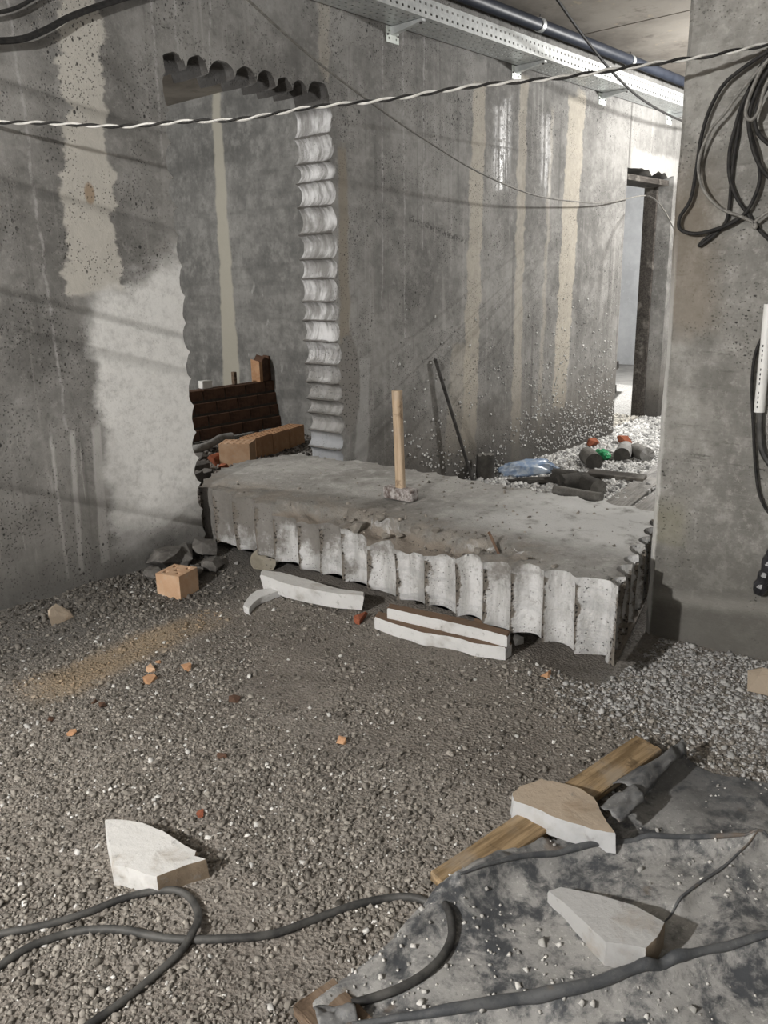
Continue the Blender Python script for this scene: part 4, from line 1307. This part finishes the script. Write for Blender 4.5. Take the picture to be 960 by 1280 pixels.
# white board pieces under the slab
plate('board_fragment', [(328, 712), (350, 715), (392, 726), (425, 736), (456, 740), (455, 745), (420, 742), (385, 736), (352, 728), (325, 718)], .085, .07, [MT['white'], MT['foam']],
      'white board fragment wedged under the middle of the slab', 'fragment', .05, None, .004, 3, 8)
plate('board_fragment', [(304, 757), (312, 744), (322, 737), (345, 734), (350, 738), (330, 745), (318, 752), (311, 761)], .035, .03, [MT['foam'], MT['foam']],
      'small white curved board splinter on the grit before the slab', 'fragment', 0, None, .003, 3, 9)
plate('board_fragment', [(486, 754), (520, 761), (560, 769), (600, 778), (638, 789), (634, 795), (600, 786), (560, 777), (520, 768), (484, 760)], .105, .046, [MT['clay'], MT['foam']],
      'upper long white board strip below the slab edge with brown clay on top', 'fragment', 0, None, .003, 4, 10)
plate('board_fragment', [(472, 764), (520, 776), (560, 787), (600, 796), (640, 803), (632, 809), (597, 805), (565, 796), (530, 791), (500, 782), (468, 771)], .055, .054, [MT['clay'], MT['foam']],
      'lower long white board strip on the ground below the slab edge', 'fragment', 0, None, .003, 4, 11)
fragment('clay_lump', 612, 784, (.16, .07, .10), MT['clay'], 'brown clay lump squeezed between slab and white strips', 'clay', None, 95, -1.0, 18)
fragment('board_fragment', 648, 806, (.07, .05, .05), MT['foam'], 'small white board chip beside the long white strips', 'fragment', None, 92, .4, 14)

# broken lumps lying on the slab's crumbled edge
def slab_z(x, y):
    x = np.atleast_1d(x); y = np.atleast_1d(y)
    d = (PX.ravel()[None]-x[:, None])**2+(PY.ravel()[None]-y[:, None])**2
    return PZ.ravel()[np.argmin(d, 1)]
for k_, (px, py, sz_) in enumerate(((448, 672, .085), (470, 680, .05), (478, 665, .06), (500, 676, .045), (545, 682, .04), (592, 694, .045), (655, 704, .035), (690, 709, .03), (440, 655, .04), (520, 668, .05), (560, 672, .035))):
    p = onZ(.33, px, py); p = onZ(float(slab_z(p[0], p[1])[0]), px, py)
    o = bpy.data.objects.new('concrete_lump', rock_mesh('concrete_lump', 130+k_, sz_, sz_*.8, sz_*.6, 18, .5))
    o.data.materials.append(MT['tanlump']); link(o)
    o.location = (max(p[0], 2.56), p[1], float(slab_z(max(p[0], 2.56), p[1])[0])-.006); o.rotation_euler = (0, 0, k_*1.3)
    tag(o, 'broken concrete lump lying along the crumbled edge of the slab' if k_ else 'largest broken concrete lump overhanging the crumbled slab edge', 'concrete lump', 'lumps on the slab edge')

# ================================================================== PLASTIC SHEET AND PLANKS
sheet_px = [(392, 1262), (400, 1246), (440, 1214), (486, 1180), (530, 1142), (563, 1113), (600, 1090), (640, 1070), (700, 1050), (748, 1038), (775, 1012), (798, 985), (820, 960), (845, 942), (862, 946), (905, 962), (960, 975), (1060, 1000), (1250, 1080), (1250, 1700), (250, 1700)]
SP = [tuple(onZ(.02, *q)[:2]) for q in sheet_px[:-3]] + [(2.75, -.3), (1.2, -.9), (.45, .55)]
fold = lambda px, z=.04: [tuple(onZ(z, *q)[:2]) for q in px]
f1 = fold([(575, 1110), (640, 1082), (700, 1066), (770, 1052), (850, 1048), (905, 1050), (985, 1058)], .055)
f2 = fold([(440, 1278), (560, 1262), (650, 1246), (720, 1236), (790, 1216), (850, 1198), (905, 1185), (985, 1170)], .06)
f3 = fold([(950, 1058), (900, 1092), (860, 1118), (830, 1146)])
f4 = fold([(800, 985), (845, 945)])
f5 = fold([(400, 1250), (486, 1184), (563, 1116), (625, 1080)])
plank_a, plank_b = onZ(.02, 560, 1112), onZ(.02, 822, 934)
def sheet_z(x, y):
    z = gz(x, y)+.014
    ed = fbm(x*2.2, y*2.2, 61, 4)
    z = z+(ed-.5)*.04+(fbm(x*6, y*6, 62, 3)-.5)*.020
    for f, A, w in ((f1, .022, .018), (f2, .032, .026), (f3, .018, .012), (f5, .018, .02)):
        d = poly_dist(x, y, f)
        wn = .7+.6*fbm(x*3, y*3, 63, 2)
        z = z+A*wn*np.exp(-(d/w)**2)+A*.35*np.exp(-(d/(w*3.5))**2)
    d = poly_dist(x, y, [tuple(plank_a[:2]), tuple(plank_b[:2])])
    z = z+.022*(1-sstep(d, .04, .12))
    for quad in (((690, 1112), (760, 1112), (845, 1150), (812, 1205), (752, 1188), (700, 1135)), ((636, 990), (690, 968), (748, 992), (782, 1050), (700, 1050))):
        pc_ = [tuple(onZ(.03, *q)[:2]) for q in quad]; pc_.append(pc_[0])
        near = 1-sstep(np.where(inside(x, y, pc_[:-1]), 0, poly_dist(x, y, pc_)), .005, .05)
        z = z*(1-near)+np.minimum(z, gz(x, y)+.022)*near
    return np.maximum(z, gz(x, y)+.006)
def sheet_keep(cx, cy):
    n_ = (fbm(cx*7, cy*7, 66, 3)-.5)*.05
    m_ = (fbm(cx*7+40, cy*7, 67, 3)-.5)*.05
    return inside(cx+n_, cy+m_, SP)
sheet = empty('plastic_sheet', (1.6, .6, .02)); tag(sheet, 'dusty black plastic sheet spread in folds on the ground', 'plastic sheet')
so = grid_mesh('film', np.arange(.4, 2.9, .0075), np.arange(-.9, 1.25, .0075), sheet_z, MT['film'], sheet_keep, sheet, 70)
so.location = (-1.6, -.6, -.02)
# rolled creases of the film, dark material standing in for fold shadow
def crease(pts, r):
    q = smooth_path([np.array([a, b2, 0.0]) for a, b2 in pts], 10)
    xx = np.array([p[0] for p in q]); yy = np.array([p[1] for p in q]); zz = sheet_z(xx, yy)
    n_ = len(q)
    rr = [r*(.25+.75*math.sin(math.pi*min(1, max(0, k/(n_-1)*.94+.03)))**.6)*(.8+.4*float(vnoise(k*.3, 3, 5))) for k in range(n_)]
    path = [np.array([xx[k]-1.6, yy[k]-.6, zz[k]-.02+rr[k]*.35]) for k in range(n_)]
    V_, F_ = tube_geo(path, rr, 10)
    mesh('film_crease', V_, F_, MT['filmshade'], sheet, 60)
crease(f2, .0125); crease(f1, .008); crease(f3, .0035)
# curled flaps of film over the plank
def flap(pxs, z0, curl, seed, name='film_flap'):
    pts = [onZ(z0, *q) for q in pxs]
    a, b_, c_, d_ = pts
    V = []; F = []; n_ = 14
    for j in range(n_+1):
        for i in range(n_+1):
            s, t = i/n_, j/n_
            p = (a*(1-s)+b_*s)*(1-t)+(d_*(1-s)+c_*s)*t
            z = p[2]+curl*math.sin(t*math.pi)*1.0+(float(fbm(s*3+seed, t*3, seed, 3))-.5)*.035
            V.append((p[0]-1.6, p[1]-.6, z-.02))
    for j in range(n_):
        for i in range(n_):
            a0 = j*(n_+1)+i; F.append((a0, a0+1, a0+n_+2, a0+n_+1))
    o = mesh(name, V, F, MT['filmclean'], sheet, 60)
    m = o.modifiers.new('thick', 'SOLIDIFY'); m.thickness = .003
    return o
flap([(766, 982), (838, 940), (848, 948), (800, 1000)], .075, .025, 3)
flap([(748, 1010), (790, 985), (806, 1002), (774, 1030)], .085, .02, 5)
flap([(836, 940), (850, 932), (858, 944), (846, 950)], .06, .03, 7)
flap([(392, 1262), (440, 1258), (450, 1290), (400, 1300)], .03, .02, 9)

def plank(pa, pb, w, t, z, mat, label, off=0.0, tilt=0.0):
    a, b_ = onZ(z, *pa), onZ(z, *pb)
    L_ = float(np.hypot(*(b_-a)[:2])); ang = math.atan2(b_[1]-a[1], b_[0]-a[0])
    bm = box_bm(L_, w, t, (0, 0, 0), .003, 1, .0015, 5, 3)
    o = from_bm('wooden_plank', bm, mat)
    m = (a+b_)/2; o.location = (m[0]-math.sin(ang)*off, m[1]+math.cos(ang)*off, z)
    o.rotation_euler = (tilt, 0, ang); tag(o, label, 'plank'); return o
plank((558, 1112), (815, 934), .085, .026, .045, MT['plank'], 'ochre wooden plank under the edge of the plastic sheet', .012, .12)
plank((392, 1246), (470, 1330), .10, .03, .018, MT['oldplank'], 'brown board end poking out from under the plastic sheet', 0.0)

# ================================================================== FLOOR CABLES
def hose(name, pts, r, label):
    W_ = []
    for q in pts:
        p = G(q[0], q[1], r)
        z = float(gz(p[0], p[1]))
        if inside(np.array([p[0]]), np.array([p[1]]), SP)[0] and len(q) < 3: z = float(sheet_z(np.array([p[0]]), np.array([p[1]]))[0]) 
        W_.append(np.array([p[0], p[1], z+r*.9+(q[2] if len(q) > 2 else 0)]))
    o = empty(name, tuple(W_[0])); tag(o, label, 'cable')
    tube('cable_sheath', [w-W_[0] for w in W_], r, MT['rubber'], o, 10, 8)
    return o
hose('rubber_cable', [(-60, 1180), (0, 1167), (60, 1155), (110, 1140), (150, 1124), (190, 1114), (222, 1113), (240, 1125), (248, 1145), (243, 1168, .014), (225, 1190), (190, 1222), (150, 1254), (110, 1282), (60, 1320)], .0088,
     'black rubber cable looping past the white wedge and back out')
hose('rubber_cable', [(-60, 1250), (0, 1207), (40, 1182), (90, 1165), (130, 1161), (160, 1163), (200, 1171), (235, 1174), (300, 1172), (345, 1166), (390, 1150), (440, 1132), (480, 1123), (515, 1121), (542, 1130), (558, 1148), (565, 1172), (556, 1198), (535, 1222), (505, 1240), (470, 1252), (440, 1262)], .0092,
     'black rubber cable running across the gravel and curling onto the sheet')

# ================================================================== GRAVEL
def chips(name, X, Y, Z, size, col, mat, label, cat, flat=.6, seed=1):
    rs = np.random.RandomState(seed); n = len(X)
    base = np.array([[-1, -1, -1], [1, -1, -1], [1, 1, -1], [-1, 1, -1], [-.7, -.7, 1], [.7, -.7, 1], [.7, .7, 1], [-.7, .7, 1]], float)
    Vv = base[None]*(1+rs.uniform(-.38, .38, (n, 8, 3)))
    Vv *= np.stack([rs.uniform(.7, 1.4, n), rs.uniform(.6, 1.0, n), rs.uniform(.35, .9, n)*flat*1.4], -1)[:, None]
    Vv *= (size*.5)[:, None, None]
    # random tilt then heading
    a, b_, c_ = rs.normal(0, .5, n), rs.normal(0, .5, n), rs.uniform(0, 6.283, n)
    def rot(V, ang, i, j):
        c, s = np.cos(ang)[:, None], np.sin(ang)[:, None]
        vi, vj = V[..., i].copy(), V[..., j].copy()
        V[..., i] = c*vi-s*vj; V[..., j] = s*vi+c*vj
    rot(Vv, a, 1, 2); rot(Vv, b_, 0, 2); rot(Vv, c_, 0, 1)
    Vv += np.stack([X, Y, Z+size*.14], -1)[:, None]
    Fq = np.array([[0, 3, 2, 1], [4, 5, 6, 7], [0, 1, 5, 4], [1, 2, 6, 5], [2, 3, 7, 6], [3, 0, 4, 7]])
    Fa = (Fq[None]+(np.arange(n)*8)[:, None, None]).reshape(-1, 4)
    me = bpy.data.meshes.new(name)
    me.vertices.add(n*8); me.vertices.foreach_set('co', Vv.reshape(-1))
    me.loops.add(Fa.size); me.loops.foreach_set('vertex_index', Fa.ravel())
    me.polygons.add(len(Fa)); me.polygons.foreach_set('loop_start', np.arange(0, Fa.size, 4)); me.polygons.foreach_set('loop_total', np.full(len(Fa), 4))
    at = me.color_attributes.new('tint', 'FLOAT_COLOR', 'POINT')
    C4 = np.ones((n, 8, 4)); C4[..., :3] = col[:, None]
    at.data.foreach_set('color', C4.ravel())
    me.update()
    o = finish(name, me, mat)
    tag(o, label, cat, None, 'stuff')
    return o
rs = np.random.RandomState(7)
def scatter(n, x0, x1, y0, y1): return rs.uniform(x0, x1, n), rs.uniform(y0, y1, n)
# front room
X, Y = scatter(330000, .25, 3.02, -.1, 3.46)
dist = np.hypot(X, Y)
right_of = X*.66-Y*.75       # lateral offset from the viewing line
vis = (np.abs(right_of) < .56*dist+.2) & (dist > .85)
under_slab = (X > 2.5) & (Y > 1.2)
den = sstep(fbm(X*1.6, Y*1.6, 71, 4), .30, .62)
# trodden path: smooth dust in the middle
pa, pb = onZ(0, 560, 880), onZ(0, 300, 790)
path_d = poly_dist(X, Y, [tuple(onZ(0, 640, 1000)[:2]), tuple(onZ(0, 600, 870)[:2]), tuple(onZ(0, 420, 790)[:2]), tuple(onZ(0, 280, 770)[:2])])
den *= .30+.70*sstep(path_d+(fbm(X*3, Y*3, 72, 3)-.5)*.4, .08, .42)
den *= 1-.75*(1-sstep(poly_dist(X, Y, [tuple(onZ(0, 60, 862)[:2]), tuple(onZ(0, 250, 778)[:2])]), .05, .16))
den2 = np.clip(.12+.88*den, 0, 1)*np.clip(1.5/dist, .35, 1)
k = vis & ~under_slab & (rs.rand(len(X)) < den2*.62) & ~inside(X, Y, SP)
X, Y = X[k], Y[k]
size = np.clip(rs.lognormal(math.log(.0066), .45, len(X)), .0025, .019)
size *= 1+.35*sstep(Y, 2.6, 3.2)
t = np.clip(rs.normal(.45, .27, len(X)), 0, 1)[:, None]
dark, lite = np.array([.085, .077, .067]), np.array([.34, .315, .28])
colr = dark+(lite-dark)*t
streak = 1-sstep(poly_dist(X, Y, [tuple(onZ(0, 60, 862)[:2]), tuple(onZ(0, 250, 778)[:2])])+(fbm(X*6, Y*6, 77, 3)-.5)*.15, .04, .16)
colr = colr*(1-streak[:, None])+np.array([.31, .24, .165])*streak[:, None]*(.6+.6*t)
wht = rs.rand(len(X)) < .045
colr[wht] = np.array([.58, .57, .545])*rs.uniform(.75, 1.1, (wht.sum(), 1))
wob = (fbm(X*1.5, Y*1.5, 73, 3)-.5)
dk = (sstep(Y+wob*.8, 2.75, 3.15)*sstep(-X, -3.2, -2.6))[:, None]
colr = colr*(1-dk*.5)
lime = (sstep(X+wob*.2, 2.05, 2.5)*sstep(-(Y+wob*.3), -1.45, -1.0))[:, None]
lm = (rs.rand(len(X), 1) < lime*.75)
colr = np.where(lm, np.array([.40, .395, .385])*rs.uniform(.6, 1.15, (len(X), 1)), colr)
size = np.where(lm[:, 0], size*1.25, size)
chips('gravel', X, Y, gz(X, Y), size, colr, MT['gravel'], 'loose grey brown crushed stone covering the room floor', 'gravel', .5, 3)
# white chips in the passage and doorway
X, Y = scatter(60000, 3.6, 9.3, 1.2, 5.2)
ok = ((Y < 3.46) | ((X > 7.22) & (X < 8.18))) & (np.hypot(X, Y) > 4.2)
ok &= (Y/X > .36) & (Y/X < .80)
ok &= ~((X < 3.6) & (Y > 1.2))
dens = sstep(X+(fbm(X*2, Y*2, 81, 3)-.5)*1.1, 4.5, 5.1)
ok &= rs.rand(len(X)) < dens*.85
X, Y = X[ok], Y[ok]
size = np.clip(rs.lognormal(math.log(.019), .35, len(X)), .008, .042)
colr = np.array([.62, .615, .60])*rs.uniform(.55, 1.15, (len(X), 1))
drk = rs.rand(len(X)) < .10; colr[drk] *= .35
inr = Y > 3.6; colr[inr] *= np.array([.75, .72, .66])
chips('white_chips', X, Y, gz(X, Y), size, colr, MT['gravel'], 'white crushed chips covering the passage floor to the far doorway', 'gravel', .8, 5)
# chips stuck to the wall of the passage
n = 2600
X = rs.uniform(4.0, 7.18, n); Z = rs.exponential(.33, n)-.03
cl = fbm(X*2.2, Z*2.2, 91, 3)
ok = (Z < 1.25) & (rs.rand(n) < sstep(cl, .30, .6)*(.35+.65*sstep(X, 4.6, 5.6)))
X, Z = X[ok], Z[ok]
size = rs.uniform(.005, .015, len(X))
chips('splashed_chips', X, np.full(len(X), YW-.003), Z, size, np.array([.58, .575, .56])*rs.uniform(.7, 1.1, (len(X), 1)), MT['gravel'], 'white chips splashed and stuck on the lower wall', 'chips', 1.0, 6)
# crumbs on the sheet and on the slab
X, Y = scatter(9000, .6, 2.7, -.2, 1.15)
cl = fbm(X*4, Y*4, 95, 3)
ok = inside(X, Y, SP) & (rs.rand(len(X)) < sstep(cl, .42, .66)*.42+.03)
X, Y = X[ok], Y[ok]
size = np.clip(rs.lognormal(math.log(.005), .45, len(X)), .002, .016)
chips('sheet_crumbs', X, Y, sheet_z(X, Y), size, np.array([.50, .49, .465])*rs.uniform(.5, 1.15, (len(X), 1)), MT['gravel'], 'pale crumbs strewn over the black plastic sheet', 'crumbs', .8, 8)
X, Y = scatter(5000, 2.56, 3.46, 1.35, 3.5)
edge_d = X-2.5
ok = (rs.rand(len(X)) < np.exp(-edge_d/.16)*.55*sstep(Y, 1.45, 1.8)*(1-sstep(Y, 2.7, 3.0))+.03)
X, Y = X[ok], Y[ok]
chips('slab_crumbs', X, Y, slab_z(X, Y), np.clip(rs.lognormal(math.log(.006), .5, len(X)), .003, .03), np.array([.22, .20, .175])*rs.uniform(.5, 1.5, (len(X), 1)), MT['gravel'], 'concrete crumbs lying on top of the fallen slab', 'crumbs', .8, 9)
# grit in the side room
X, Y = scatter(14000, 2.5, 5.5, 3.8, 6.3)
ok = (Y/X > .85) & (rs.rand(len(X)) < .6)
X, Y = X[ok], Y[ok]
chips('side_room_grit', X, Y, gz(X, Y), np.clip(rs.lognormal(math.log(.016), .5, len(X)), .006, .06), np.array([.13, .12, .11])*rs.uniform(.5, 1.7, (len(X), 1)), MT['gravel'], 'dark stone grit on the floor behind the opening', 'gravel', .8, 10)
bpy.context.view_layer.update()
